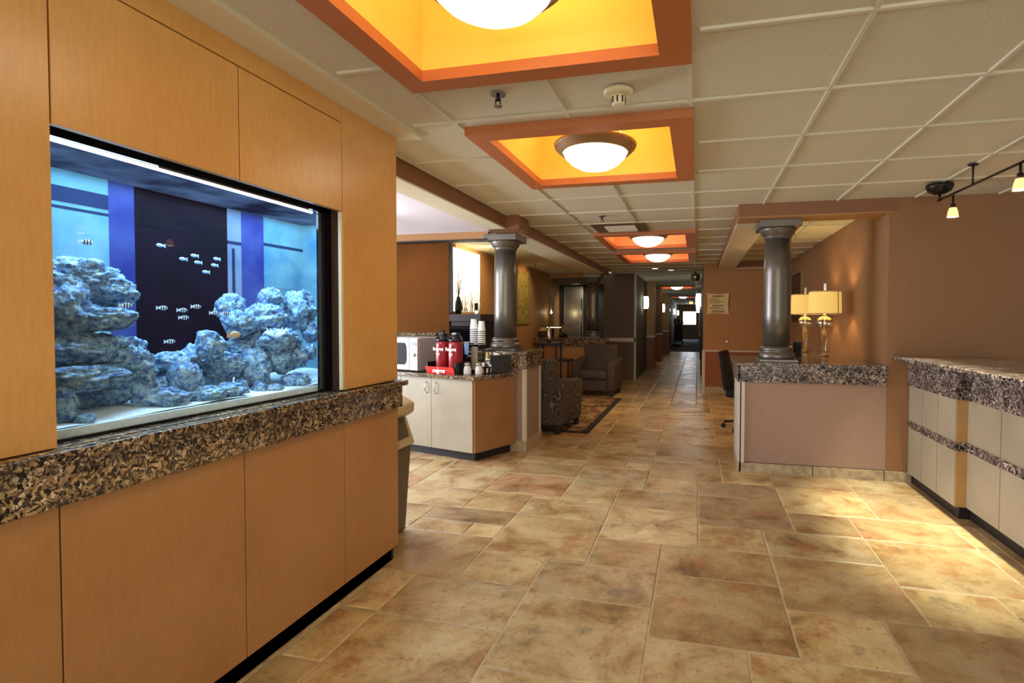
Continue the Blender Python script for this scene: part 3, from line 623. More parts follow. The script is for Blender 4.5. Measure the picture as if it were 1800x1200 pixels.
# ---------------------------------------------------------------- things on coffee counter
def frame_at(x,y,z,ang): return Matrix.Translation((x,y,z))@Matrix.Rotation(ang,4,'Z')
front=math.atan2(-fd.y,-fd.x)  # direction of +x along the front (left to right)
mwv=thing('microwave_oven','silver microwave oven half hidden behind the aquarium wall','microwave',(-3.01,5.15,.84),front)
MB().box(-.26,.26,-.17,.19,.012,.36).build('case','silver',mwv,.008,local=True)
MB().box(-.26,.15,-.195,-.17,.02,.355).build('door','silver',mwv,.008,local=True)
MB().extr([(-.21,.075),(.085,.075),(.105,.11),(.11,.19),(.105,.27),(.085,.305),(-.21,.305)],'y',-.199,-.18).build('window','officeblack',mwv,local=True)
pn=MB().box(.153,.26,-.195,-.17,.02,.355).build('control_panel','silver',mwv,.004,local=True)
MB().box(.17,.243,-.199,-.19,.275,.31).build('display','darkgloss',pn,local=True)
MB().lathe([(.022,0),(.02,.02)],.207,-.195,.18,20,True,1,1,Matrix.Rotation(PI/2,3,'X')).build('knob','chrome',pn,local=True)
for r_ in range(2):
    for c_ in range(3): MB().box(.168+c_*.03,.184+c_*.03,-.199,-.19,.225-r_*.1,.237-r_*.1).build('button','white',pn,local=True)
MB().box(.17,.243,-.199,-.19,.05,.075).build('door_release','white',pn,local=True)
for sx in (-.2,.2):
    for sy in (-.13,.13): MB().lathe([(.015,0),(.015,.014)],sx,sy,0,12).build('foot','black',mwv,local=True)
def airpot(x,y,label,ph):
    t=thing('airpot',label,'coffee airpot',(x,y,.905),front)
    MB().lathe([(.066,0),(.07,.01),(.072,.12),(.070,.23),(.066,.262)],0,0,0,32).build('body','maroon',t,local=True)
    MB().lathe([(.067,0),(.07,.01),(.07,.03),(.055,.055),(.04,.065),(.04,.075)],0,0,.262,32).build('lid','black',t,local=True)
    MB().tube((.0,-.05,.30),(.0,-.115,.292),.012,.009).build('spout','black',t,local=True)
    MB().path([(-.06,0,.28),(-.062,.0,.325),(-.03,0,.35),(.03,0,.35),(.062,0,.325),(.06,0,.28)],.006).build('carry_handle','black',t,local=True)
    MB().box(-.028,.028,-.03,.03,.335,.347).build('pump_button','chrome' if ph else 'black',t,.003,local=True)
    rot=Matrix.Translation((0,-.074,.185))@Matrix.Rotation(PI/2,4,'X')
    text('Folgers',.046,'textw',t,rot,'brand_lettering',.002,.0012)
    s_=MB(); 
    for a_ in range(7): s_.tube((0,-.074,.218),(0+.012*math.cos(PI*a_/6),-.075,.218+.014*math.sin(PI*a_/6)),.0012,n=5)
    s_.build('sunburst_mark','textw',t,local=True)
    s_=MB().box(-.028,.02,-.0745,-.072,.138,.145).box(-.022,.016,-.0745,-.072,.122,.128); s_.build('small_print','textw',t,local=True)
    return t
airpot(-2.525,4.91,'maroon coffee airpot with black lid, left of the pair on the red tray',0)
airpot(-2.365,4.87,'maroon coffee airpot with silver pump lid, right of the pair on the red tray',1)
tr=thing('airpot_stand','red fronted black stand under the two coffee airpots','stand',(-2.5,4.86,.84),front)
tr.location=(-2.46,4.90,.84)
MB().hexa([(-.19,-.10,0),(.165,-.10,0),(.165,.10,0),(-.19,.10,0),(-.20,-.13,.078),(.17,-.13,.078),(.165,-.10,.064),(-.19,-.10,.064)]).build('red_front','red',tr,local=True)
MB().box(-.19,.165,-.10,.12,.0,.064).build('tray_base','black',tr,.003,local=True)
MB().box(-.20,-.19,-.1,.12,0,.12).box(.165,.175,-.1,.12,0,.12).build('side_rail','black',tr,local=True)
text('Folgers',.055,'textw',tr,Matrix.Translation((-.02,-.121,.036))@Matrix.Rotation(PI/2-.37,4,'X'),'brand_lettering',.002,.0015)
MB().sphere((-.02,-.132,.064),.006).build('sunburst_mark','textw',tr,local=True)
# cup tower
ch=thing('cup_organizer','black and chrome wire condiment organizer holding the cup stacks','organizer',(-2.22,5.06,.84),front)
MB().box(-.12,.10,-.06,.07,0,.02).build('base','black',ch,.003,local=True)
for sx in (-.05,.08):
    MB().path([(sx-.035,-.03,.02),(sx-.035,-.03,.30),(sx+.035,-.03,.30),(sx+.035,-.03,.02)],.004).path([(sx-.035,.045,.02),(sx-.035,.045,.30),(sx+.035,.045,.30),(sx+.035,.045,.02)],.004).build('wire_frame','blackmetal',ch,local=True)
MB().box(-.03,.045,-.055,-.028,.03,.27).build('napkin_pack','maple_light',ch,.004,local=True)
MB().box(-.115,-.05,-.055,.05,.02,.16).build('lid_bin','black',ch,.004,local=True)
for q in range(4): MB().lathe([(.03,0),(.033,.01),(.033,.02)],-.082,-.0,.16+q*.022,20).build('cup_lid','black' if q%2 else 'silver',ch,local=True)
def cupstack(lx,ly,z,nc,r,label,mt='foam'):
    v=ch.matrix_basis if False else None
    ca,sa=math.cos(front),math.sin(front); X=-2.22+lx*ca-ly*sa; Y=5.06+lx*sa+ly*ca
    t=thing('cup_stack',label,'cups',(X,Y,.84+z))
    # inverted cups: wide rim at bottom
    for q in range(nc):
        z0=q*.020
        MB().lathe([(r,z0),(r*1.04,z0+.004),(r*.98,z0+.012)] if q<nc-1 else [(r,z0),(r*1.04,z0+.004),(r*.98,z0+.012),(r*.74,z0+.10),(r*.7,z0+.104)],0,0,0,24).build('cup',mt,t,local=True)
    return t
cupstack(-.045,0.01,.29,9,.040,'taller stack of upside down white cups on the organizer')
cupstack(.055,0.01,.29,8,.040,'shorter right hand stack of upside down white cups')
wt=thing('water_cup','small pale blue cup dispenser clipped to the organizer','dispenser',(-2.315,5.015,1.03))
MB().lathe([(.018,0),(.022,.05),(.026,.12)],0,0,0,20).build('tube','tanklight' if False else 'fishblue',wt,local=True); MB().lathe([(.03,.12),(.032,.128)],0,0,0,20).build('rim','white',wt,local=True)
sw=thing('sweetener_rack','small rack of pink sweetener packets beside the cups','packets',(-2.10,5.10,.84))
for q in range(3): MB().box(-.03,.03,-.02+q*.015,-.012+q*.015,.10,.21).build('packet_row','maroon' if q%2 else 'parch',sw,local=True)
MB().box(-.036,.036,-.03,.035,0,.14).build('holder','chrome',sw,.003,local=True)
def shaker(x,y,label):
    t=thing('creamer_jar',label,'jar',(x,y,.84))
    MB().lathe([(.034,0),(.038,.01),(.037,.06),(.028,.085),(.028,.092)],0,0,0,28).build('jar_body','white',t,local=True)
    MB().lathe([(.030,.09),(.031,.10),(.027,.118),(.012,.125)],0,0,0,24).build('steel_lid','chrome',t,local=True)
    MB().box(-.008,.008,-.034,-.018,.112,.122).build('pour_flap','chrome',t,local=True)
shaker(-2.225,4.84,'white creamer jar with steel lid, left one in front of the organizer'); shaker(-2.115,4.87,'white creamer jar with steel lid, right one near the counter edge')
cu=thing('card_holder','small black condiment box with label between stand and jars','box',(-2.31,4.88,.84),front)
MB().hexa([(-.03,-.03,0),(.03,-.03,0),(.03,.03,0),(-.03,.03,0),(-.03,-.01,.10),(.03,-.01,.10),(.03,.03,.12),(-.03,.03,.12)]).build('case','black',cu,.003,local=True)
MB().box(-.018,.018,-.026,-.021,.045,.062).build('label_plate','silver',cu,local=True)
bk=thing('packet_basket','wire basket of white and brown packets on the coffee counter','basket',(-2.085,4.99,.84))
MB().lathe([(.045,0),(.062,.075)],0,0,0,12,False).build('wire_bowl','blackmetal',bk,local=True)
for q in range(14):
    aa=q*2.4; r0=.05*math.sqrt((q+.5)/14)
    MB().box(r0*math.cos(aa)-.012,r0*math.cos(aa)+.012,r0*math.sin(aa)-.012,r0*math.sin(aa)+.012,.06+.01*(q%3),.085+.01*(q%4)).build('packet','foam' if q%2 else 'amber',bk,local=True)
for q in range(16):
    aa=2*PI*q/16
    if q%2: MB().hexa([(math.cos(aa)*.05,math.sin(aa)*.05,.01),(math.cos(aa+.3)*.05,math.sin(aa+.3)*.05,.01),(math.cos(aa+.3)*.052,math.sin(aa+.3)*.052,.01),(math.cos(aa)*.052,math.sin(aa)*.052,.01),(math.cos(aa)*.062,math.sin(aa)*.062,.06),(math.cos(aa+.3)*.062,math.sin(aa+.3)*.062,.06),(math.cos(aa+.3)*.064,math.sin(aa+.3)*.064,.06),(math.cos(aa)*.064,math.sin(aa)*.064,.06)]).build('lining','foam',bk,local=True)
bb=thing('napkin_bin','black bin stuffed with white napkins in front of the left column','bin',(-1.965,5.085,.84),math.radians(30))
MB().hexa([(-.10,-.07,0),(.08,-.07,0),(.08,.07,0),(-.10,.07,0),(-.11,-.08,.19),(.09,-.08,.19),(.09,.08,.19),(-.11,.08,.19)]).build('bin_body','black',bb,.006,local=True)
MB().hexa([(-.08,-.06,.18),(-.02,-.07,.18),(-.01,.0,.18),(-.07,.02,.18),(-.085,-.05,.22),(-.03,-.07,.205),(-.02,.0,.2),(-.08,.02,.215)]).build('napkin','foam',bb,local=True)
MB().lathe([(.07,.19),(.085,.22),(.08,.23)],0,0,0,24,False).build('glass_bowl','glass',bb,local=True)
st_=thing('stirrer_holder','dark flower shaped stirrer holder behind the left airpot','holder',(-2.62,5.1,.84))
MB().lathe([(.03,0),(.03,.12),(.02,.13)],0,0,0,16).tube((0,0,.12),(.02,0,.34),.004).tube((0,0,.12),(-.01,0,.40),.004).build('stem','black',st_,local=True)
s_=MB()
for q in range(6): s_.sphere((-.01+.022*math.cos(q*1.05),0,.405+.022*math.sin(q*1.05)),.014)
s_.sphere((.02,0,.35),.018); s_.build('flower_head','blackmetal',st_,local=True)
# ---------------------------------------------------------------- lounge: cabinet, vase, art
dc=thing('tall_dark_cabinet','tall black cabinet standing against the wall behind the airpots','cabinet',(-3.1,7.0,0))
MB().box(-3.29,-2.86,6.62,7.3,0,1.36).build('body','kitchen',dc,.006); MB().box(-3.29,-2.88,6.60,6.625,.1,1.3).build('door','darkgloss',dc,.003); MB().box(-3.3,-2.84,6.6,7.32,1.36,1.46).build('crown','door',dc,.004)
def vase_reeds(x,y,z,hh,nr,label,mt,spread=.12,tall=.0):
    t=thing('reed_vase',label,'vase',(x,y,z))
    MB().lathe([(.035,0),(.05,.06),(.045,.16),(.025,.22),(.03,.24)],0,0,0,20).build('vase','chrome' if tall else 'blackmetal',t,local=True)
    s=MB()
    for q in range(nr):
        aa=random.random()*2*PI; rr_=spread*random.random(); h_=hh*(.6+.4*random.random())
        p1=(math.cos(aa)*rr_*.5,math.sin(aa)*rr_*.5,.2+h_*.6); p2_=(math.cos(aa)*rr_*1.2,math.sin(aa)*rr_*1.2,.2+h_)
        s.tube((0,0,.18),p1,.003,.002,5).tube(p1,p2_,.002,.001,5)
    o=s.build('reeds',mt,t,local=True); return t
vase_reeds(-3.22,6.72,1.46,.62,16,'vase of dark reeds left of the glowing wall panel','reed',.14)
ap=thing('glowing_wall_panel','tall white panel with painted-in glow on the lounge wall above the black cabinet','panel',(-3.28,7.1,1.5))
MB().box(-3.3,-3.27,6.63,7.57,1.50,2.38).build('lit_panel','artglow',ap); MB().box(-3.3,-3.255,6.605,6.63,1.48,2.42).build('frame_side','blackmetal',ap)  # wall-wash light on the picture put in as a glow of its own
gr_=MB()
for q in range(60):
    yy=6.9+random.random()*.66; hh=.12+.3*random.random(); ln=(random.random()-.5)*.12
    gr_.tube((-3.262,yy,1.50),(-3.262,yy+ln,1.50+hh),.003,.001,5)
tag(gr_.build('dried_grasses','grass'),'dried grasses standing before the glowing wall panel','plant',kind='stuff')
sl=thing('accent_lamp','tiny accent lamp on top of the tall black cabinet','lamp',(-3.1,7.05,1.46))
MB().tube((0,0,0),(0,0,.05),.01).build('stand','blackmetal',sl,local=True); MB().sphere((0,0,.03),.02).build('bulb','bulb',sl,local=True); MB().box(-.02,.02,-.02,.02,.06,.16).build('shade','blackmetal',sl,local=True)
ga=thing('grass_artwork','tall yellow artwork of grasses on the lounge wall behind the left column','artwork',(-3.28,9.6,1.4))
MB().box(-3.3,-3.27,9.3,10.0,1.3,2.3).build('canvas','grassart',ga); MB().box(-3.3,-3.26,9.27,9.3,1.28,2.32).box(-3.3,-3.26,10.0,10.03,1.28,2.32).build('frame','bronze',ga)
vase_reeds(-2.45,8.6,1.0,.9,26,'tall chrome vase of pale grasses behind the left column','grass',.16,1)
pl=thing('plant_table','small dark table carrying the tall grass vase','table',(-2.45,8.6,0)); MB().box(-2.65,-2.25,8.4,8.8,.96,1.0).build('table_top','kitchen',pl)
for sx in (-2.62,-2.3):
    for sy in (8.43,8.75): MB().box(sx,sx+.03,sy,sy+.03,.014,.96).build('leg','kitchen',pl)
# far bar
fb=thing('lounge_bar','far lounge bar with speckled granite apron over an orange front','bar',(-2.4,10.6,0))
MB().box(-3.28,-1.84,10.42,10.9,0,.83).build('bar_front','tanwall',fb); MB().box(-3.28,-1.78,10.38,10.95,.99,1.02).build('countertop','granite',fb,.003); MB().box(-3.28,-1.80,10.40,10.93,.83,.99).build('apron','granite',fb,.002)
cn=thing('canister','dark round canister with a pale yellow lid on the far bar','canister',(-3.15,10.6,1.02))
MB().lathe([(.09,0),(.1,.03),(.1,.1),(.09,.12)],0,0,0,24).build('body','amber',cn,local=True); MB().lathe([(.095,.12),(.1,.14),(.06,.17),(.05,.2)],0,0,0,24).build('lid','lid',cn,local=True)
ty=thing('lit_tray','thin glowing tray light on the far bar','light',(-2.98,10.75,1.02)); MB().box(-.12,.17,-.05,.05,.19,.205).build('light_strip','artglow',ty,local=True); MB().box(-.02,.02,-.02,.02,0,.19).build('stem','blackmetal',ty,local=True)
fg=thing('figurine','small dark bronze figurine standing on the far bar','figurine',(-2.72,10.62,1.02))
MB().lathe([(.09,0),(.1,.04),(.06,.07)],0,0,0,20).build('base','blackmetal',fg,local=True)
MB().lathe([(.03,.07),(.05,.13),(.035,.2),(.015,.24)],0,0,0,14).tube((0,0,.18),(-.09,0,.3),.012,.006).tube((0,0,.2),(.07,0,.15),.012,.006).sphere((.01,0,.28),.028).build('body','bronze',fg,local=True)
# kitchen beyond
rf=thing('steel_refrigerator','tall stainless steel refrigerator in the dark kitchen recess','refrigerator',(-3.0,12.8,0))
MB().box(-3.22,-2.72,12.62,12.98,.0,2.2).build('case','steel',rf,.01); MB().box(-3.22,-2.72,12.59,12.615,.06,1.25).build('lower_door','steel',rf,.006); MB().box(-3.22,-2.72,12.59,12.615,1.26,2.2).build('upper_door','steel',rf,.006); MB().tube((-2.76,12.56,.8),(-2.76,12.56,1.9),.012).build('handle','chrome',rf)
kc=thing('kitchen_cabinet','dark wood tall kitchen cabinet left of the refrigerator','cabinet',(-3.6,12.8,0))
MB().box(-3.98,-3.25,12.6,12.98,0,2.2).build('body','kitchen',kc,.004); MB().box(-3.6,-3.27,12.57,12.6,.1,2.15).build('door','kitchen',kc,.003)
MB().tube((-3.32,12.54,1.3),(-3.32,12.54,1.8),.008).build('handle','chrome',kc)
pf=thing('pendant_lamp','small lit pendant lamp in the kitchen recess','lamp',(-3.2,11.4,1.55))
MB().tube((0,0,0.05),(0,0,.89),.006).build('cord','chrome',pf,local=True); MB().lathe([(.05,-.04),(.04,.02),(.015,.05)],0,0,0,18,False).build('shade','glass',pf,local=True); MB().sphere((0,0,-.01),.022).build('bulb','bulb',pf,local=True)
# ---------------------------------------------------------------- rug + armchairs
rg=thing('area_rug','patterned brown area rug with dark border on the lounge floor','rug',(-2.2,7.7,0))
MB().box(-2.82,-1.36,6.33,9.05,.004,.014).build('field','rug',rg); 
MB().box(-2.82,-1.28,6.25,6.33,.003,.014).box(-2.82,-1.28,9.05,9.13,.003,.014).box(-1.36,-1.28,6.33,9.05,.003,.014).build('border','rugborder',rg)
def armchair(x,y,rz,label,mt):
    t=thing('armchair',label,'armchair',(x,y,.014),rz,None)
    MB().box(-.26,.26,-.36,.26,.09,.30).build('base_frame',mt,t,.02,3,True)
    MB().box(-.26,.26,-.40,.20,.30,.44).build('seat_cushion',mt,t,.04,4,True)
    MB().hexa([(-.30,.16,.09),(.30,.16,.09),(.30,.36,.09),(-.30,.36,.09),(-.33,.22,.90),(.33,.22,.90),(.33,.42,.90),(-.33,.42,.90)]).build('backrest',mt,t,.04,4,True)
    for sx in (-1,1):
        MB().hexa([(sx*.26,-.38,.09),(sx*.40,-.38,.09),(sx*.40,.34,.09),(sx*.26,.34,.09),(sx*.26,-.40,.60),(sx*.42,-.40,.60),(sx*.42,.34,.66),(sx*.26,.34,.66)]).build('arm',mt,t,.035,4,True)
        for sy in (-.33,.30): MB().box(sx*.34-.03,sx*.34+.03,sy-.03,sy+.03,0,.095).build('leg','dark',t,0,2,True)
    return t
armchair(-1.93,6.45,math.radians(172),'swirl patterned dark armchair seen from behind beside the pier','swirl')
armchair(-1.80,9.62,math.radians(-4),'dark taupe armchair facing the camera at the far end of the rug','cushion')
# side table
sd_=thing('side_table','small dark side table between the two armchairs against the orange bar','table',(-2.35,9.5,0)); MB().box(-2.6,-2.32,9.5,9.9,.6,.63).build('table_top','kitchen',sd_)
for sx in (-2.59,-2.36):
    for sy in (9.52,9.85): MB().box(sx,sx+.03,sy,sy+.03,0,.6).build('leg','kitchen',sd_)
# ---------------------------------------------------------------- alcove things
def table_lamp(x,y,label):
    t=thing('table_lamp',label,'lamp',(x,y,1.005),math.radians(-15),'glass lamps on the right bar')
    MB().lathe([(.045,0),(.05,.012),(.03,.022),(.022,.03)],0,0,0,28).build('foot','bronze',t,local=True)
    MB().lathe([(.022,.03),(.026,.06),(.036,.14),(.056,.24),(.080,.33),(.086,.37),(.072,.405),(.036,.425),(.014,.435)],0,0,0,32).build('glass_body','water',t,local=True)
    MB().tube((0,0,.03),(0,0,.50),.005).build('stem','chrome',t,local=True)
    MB().lathe([(.012,.43),(.016,.44),(.012,.46)],0,0,0,16).build('neck','bronze',t,local=True)
    sx,sy=.165,.10
    sh=MB().lathe([(1,.46),(.96,.70)],0,0,0,40,False,sx,sy).build('lampshade','shade',t,local=True)
    for zz in (.46,.695):
        k_=1 if zz<.5 else .96
        MB().lathe([(1.01*k_,zz-.004),(1.01*k_,zz+.004)],0,0,0,40,False,sx,sy).build('shade_band','bronze',sh,local=True)
    for sgn in (1,): MB().hexa([(sx*.80-.004,-sy*.62-.004,.46),(sx*.80+.006,-sy*.62-.004,.46),(sx*.80+.006,-sy*.62+.004,.46),(sx*.80-.004,-sy*.62+.004,.46),(sx*.77-.004,-sy*.6-.004,.70),(sx*.77+.006,-sy*.6-.004,.70),(sx*.77+.006,-sy*.6+.004,.70),(sx*.77-.004,-sy*.6+.004,.70)]).build('shade_band','bronze',sh,local=True)
    MB().box(-.012,.012,-.006,.006,.71,.78).tube((0,0,.69),(0,0,.72),.004).build('finial','glass' if False else 'chrome',t,local=True)
    l_=bpy.data.lights.new('lamp_bulb','POINT'); l_.energy=7; l_.color=(1,.80,.42); l_.shadow_soft_size=.03; lo=bpy.data.objects.new('lamp_bulb',l_); COL.objects.link(lo); lo.location=(x,y,1.005+.58)
table_lamp(1.33,6.12,'glass lamp with oval cream shade, nearer one on the right bar')
table_lamp(1.27,6.85,'glass lamp with oval cream shade, farther one half hidden by the column')
ph=thing('framed_notice','small black framed notice standing beside the right column on the bar','frame',(1.0,5.75,1.005),math.radians(-12))
MB().hexa([(-.05,-.01,0),(.04,-.01,0),(.04,.01,0),(-.05,.01,0),(-.05,.02,.17),(.04,.02,.17),(.04,.035,.17),(-.05,.035,.17)]).build('frame','black',ph,.002,local=True)
MB().hexa([(-.04,-.012,.012),(.03,-.012,.012),(.03,-.01,.012),(-.04,-.01,.012),(-.04,.016,.155),(.03,.016,.155),(.03,.018,.155),(-.04,.018,.155)]).build('glass','darkgloss',ph,local=True)
pc=thing('framed_picture','dark framed picture on the alcove side wall above the lamps','picture',(1.58,9.3,1.8))
MB().box(1.585,1.60,8.9,10.1,1.35,2.15).build('canvas','kitchen',pc); MB().box(1.575,1.60,8.86,8.9,1.31,2.19).box(1.575,1.60,10.1,10.14,1.31,2.19).box(1.575,1.6,8.9,10.1,1.31,1.35).box(1.575,1.6,8.9,10.1,2.15,2.19).build('frame','bronze',pc)
# office chair
oc=thing('office_chair','black office chair on casters tucked behind the right half wall','chair',(.62,6.95,0),math.radians(75))
MB().hexa([(-.22,.18,.50),(.22,.18,.50),(.22,.25,.50),(-.22,.25,.50),(-.20,.27,1.0),(.20,.27,1.0),(.20,.33,1.0),(-.20,.33,1.0)]).build('backrest','officeblack',oc,.03,4,True)
MB().box(-.24,.24,-.26,.22,.43,.52).build('seat','officeblack',oc,.03,4,True)
MB().box(-.03,.03,.15,.22,.40,.58).build('back_support','black',oc,.005,2,True)
MB().tube((0,0,.12),(0,0,.43),.025).build('gas_lift','black',oc,local=True)
for s1 in (-1,1): MB().path([(s1*.27,-.1,.5),(s1*.29,-.1,.68),(s1*.29,.15,.68)],.015).build('armrest','black',oc,local=True)
for q in range(5):
    aa=2*PI*q/5+.3; lg=MB().tube((0,0,.13),(.28*math.cos(aa),.28*math.sin(aa),.08),.022,.014).build('base_leg','black',oc,local=True)
    MB().lathe([(.028,-.018),(.03,0),(.028,.018)],.29*math.cos(aa),.29*math.sin(aa),.031,16,True,1,1,Matrix.Rotation(aa,3,'Z')@Matrix.Rotation(PI/2,3,'X')).build('caster','black',lg,local=True)
# sign
sgn=thing('wall_notice','cream parchment notice with dark lines of text on the tan wall past the column','sign',(.375,10.27,1.69))
pts=[];W2,H2=.2,.2
for q in range(9): t_=q/8; pts.append((-W2+2*W2*t_,H2-.02*math.sin(PI*t_)))
for q in range(1,9): t_=q/8; pts.append((W2-.015*math.sin(PI*t_),H2-2*H2*t_))
for q in range(1,9): t_=q/8; pts.append((W2-2*W2*t_,-H2+.02*math.sin(PI*t_)))
for q in range(1,8): t_=q/8; pts.append((-W2+.015*math.sin(PI*t_),-H2+2*H2*t_))
MB().extr(pts,'y',0,.025).build('board','parch',sgn,local=True)
tx=MB(); rr=random.Random(5)
def line(z,x0,x1,hh):
    x=x0
    while x<x1:
        w=rr.uniform(.012,.035); tx.box(x,min(x+w,x1),-.003,.001,z-hh/2,z+hh/2); x+=w+.008
line(.145,-.10,.10,.022)
for q in range(5): line(.105-q*.022,-.15,[.04,.0,.05,.14,.02][q],.009)
line(-.035,-.10,.10,.022); line(-.07,-.15,.02,.009); line(-.09,-.15,.10,.009); line(-.135,-.10,.11,.02); line(-.16,-.14,.12,.009)
tx.build('printed_text','textk',sgn,local=True)
dk=thing('door_stop','small round metal wall bumper under the notice','bumper',(.54,10.3,.98)); MB().lathe([(.03,0),(.035,.01),(.02,.03)],0,0,0,20,True,1,1,Matrix.Rotation(PI/2,3,'X')).build('cap','chrome',dk,local=True)
# ---------------------------------------------------------------- reception counter
rc=thing('reception_counter','pale panelled reception counter with grey granite top and band','counter',(2.1,3,0))
def seg(x,y0,y1,seams,nm):
    MB().box(x+.02,x+.6,y0,y1,.085,1.06).build('carcass','seam',rc)
    ys_=[y0]+sorted(seams)+[y1]
    for ya,yb in zip(ys_[:-1],ys_[1:]):
        MB().box(x,x+.02,ya+.003,yb-.003,.085,.48).build('lower_panel','maple_light',rc); MB().box(x,x+.02,ya+.003,yb-.003,.54,.84).build('upper_panel','maple_light',rc)
    MB().box(x-.008,x+.02,y0,y1,.48,.54).build('granite_band','granite_grey',rc,.002)
    MB().box(x-.012,x+.02,y0,y1,.84,1.06).build('granite_apron','granite_grey',rc,.002)
    MB().box(x+.03,x+.6,y0+.0,y1,0,.085).build('toe_kick','dark',rc)
seg(1.775,4.20,5.045,[4.49,4.77],'a')
MB().box(1.777,1.85,4.19,4.2,.085,.84).build('return_panel','maple_return',rc)
MB().box(1.763,1.85,4.185,4.2,.84,1.06).box(1.767,1.85,4.186,4.2,.48,.54).build('granite_return','granite_grey',rc)
seg(1.845,.2,4.20,[3.78,3.38,2.98,2.58,2.18],'b')
MB().box(1.64,2.45,.2,5.045,1.06,1.09).build('countertop','granite_grey',rc,.005)
# ---------------------------------------------------------------- track light
tk=thing('track_light','black track light rail with glowing shades over the reception counter','track light',(1.78,4,2.3))
MB().lathe([(.005,-.075),(.04,-.07),(.075,-.05),(.09,-.02),(.09,0)],1.78,4.55,2.425,32).tube((1.78,4.55,2.30),(1.78,4.55,2.37),.01).build('canopy','blackmetal',tk)
MB().tube((1.78,4.58,2.31),(1.785,2.4,2.28),.008).build('rail','blackmetal',tk)
for y_ in (4.055,2.9): MB().tube((1.78,y_,2.30),(1.78,y_,2.44),.006).lathe([(.03,0),(.03,.008)],1.78,y_,2.431,16).build('standoff','blackmetal',tk)
for y_ in (4.33,3.52,2.7):
    zr=2.295
    h_=MB().tube((1.78,y_,2.19),(1.78,y_,zr),.007).lathe([(.016,0),(.016,.035)],1.78,y_,2.20,16).build('lamp_holder','blackmetal',tk)
    MB().lathe([(.036,-.05),(.03,-.01),(.022,.015)],1.78,y_,2.19,24,False).build('glass_shade','spotred',h_); MB().lathe([(.033,-.045),(.026,-.01),(.018,0)],1.78,y_,2.187,20,True).build('halogen_bulb','spotcore',h_)
def spot(loc,tgt,en,col,ang,blend=.5,size=.03):
    l_=bpy.data.lights.new('spot','SPOT'); l_.energy=en; l_.color=col; l_.spot_size=math.radians(ang); l_.spot_blend=blend; l_.shadow_soft_size=size
    o=bpy.data.objects.new('spot',l_); COL.objects.link(o); o.location=loc; o.rotation_euler=(Vector(tgt)-Vector(loc)).to_track_quat('-Z','Y').to_euler(); return o
# ---------------------------------------------------------------- bowl pendants
def bowl(cx,cy,label,top=2.86,sc=1,rods=True):
    t=thing('bowl_pendant',label,'ceiling light',(cx,cy,2.478),0,'bowl pendants along the corridor ceiling')
    MB().lathe([(.205*sc,-.030),(.222*sc,-.030),(.226*sc,-.018),(.240*sc,-.014),(.244*sc,-.002),(.256*sc,.002),(.262*sc,.018),(.262*sc,.024),(.25*sc,.024),(.24*sc,.012),(.212*sc,-.015)],0,0,0,48,False).build('rim','bronze',t,local=True)
    MB().lathe([(.205*sc,-.02),(.19*sc,-.055),(.155*sc,-.09),(.105*sc,-.118),(.05*sc,-.131),(.004,-.134)],0,0,0,48,False).build('glass_bowl','bowl',t,local=True)
    for q in range(3):
        aa=2*PI*q/3+.5; MB().tube((.235*sc*math.cos(aa),.235*sc*math.sin(aa),.03),(.03*math.cos(aa),.03*math.sin(aa),top-2.478-.04),.004).build('rod','chrome',t,local=True); MB().sphere((.262*sc*math.cos(aa),.262*sc*math.sin(aa),.03),.012).build('finial','bronze',t,local=True)
    MB().lathe([(.06,0),(.06,.03),(.04,.04)],0,0,top-2.478-.04,24).build('canopy','bronze',t,local=True)
    MB().sphere((-.09,-.06,.06),.03).build('bulb','bulb',t,local=True); MB().sphere((.09,.05,.06),.03).build('bulb','bulb',t,local=True)
names=['nearest lit bowl pendant, cut off by the top of the photo','second lit bowl pendant hanging in the large yellow coffer','third lit bowl pendant in an orange coffer past the beam','fourth lit bowl pendant in an orange coffer, just beyond the third','fifth lit bowl pendant far along the corridor ceiling','farthest lit bowl pendant near the corridor end']
for q,c_ in enumerate(COFF):
    cx_,cy_=(c_[0]+c_[1])/2,(c_[2]+c_[3])/2
    if q==0: cy_=1.56
    bowl(cx_,cy_,names[q])
# small ceiling things
def sprinkler(x,y,label):
    t=thing('sprinkler_head',label,'sprinkler',(x,y,2.44),0,'ceiling sprinklers')
    MB().lathe([(.035,-.004),(.035,.0)],0,0,0,20).build('escutcheon','chrome',t,local=True)
    MB().tube((0,0,-.03),(0,0,0),.008).tube((-.012,0,-.05),(-.01,0,-.02),.003).tube((.012,0,-.05),(.01,0,-.02),.003).build('frame','blackmetal',t,local=True)
    MB().lathe([(.02,-.056),(.02,-.052)],0,0,0,16).build('deflector','chrome',t,local=True)
sprinkler(-.91,2.32,'ceiling sprinkler head between the two nearest coffers'); sprinkler(-.95,5.28,'ceiling sprinkler head before the third coffer'); sprinkler(-3.0,9.6,'ceiling sprinkler head over the lounge')
sm=thing('smoke_detector','cream round smoke detector on the ceiling beside the second coffer','smoke detector',(-.36,2.41,2.44))
MB().lathe([(.06,-.018),(.068,-.01),(.07,0)],0,0,0,32).build('base','smoke',sm,local=True); MB().lathe([(.022,-.065),(.03,-.062),(.032,-.02)],0,0,0,24).build('sensor_head','smoke',sm,local=True)
for q in range(8): aa=2*PI*q/8; MB().box(.031*math.cos(aa)-.003,.031*math.cos(aa)+.003,.031*math.sin(aa)-.003,.031*math.sin(aa)+.003,-.058,-.03).build('vent_slot','blackmetal',sm,local=True)
vt=thing('ceiling_vent','square louvred air vent in the ceiling before the third coffer','vent',(-.86,5.98,2.44))
MB().box(-.30,.30,-.29,.29,-.006,0).build('frame','greywall',vt,local=True)
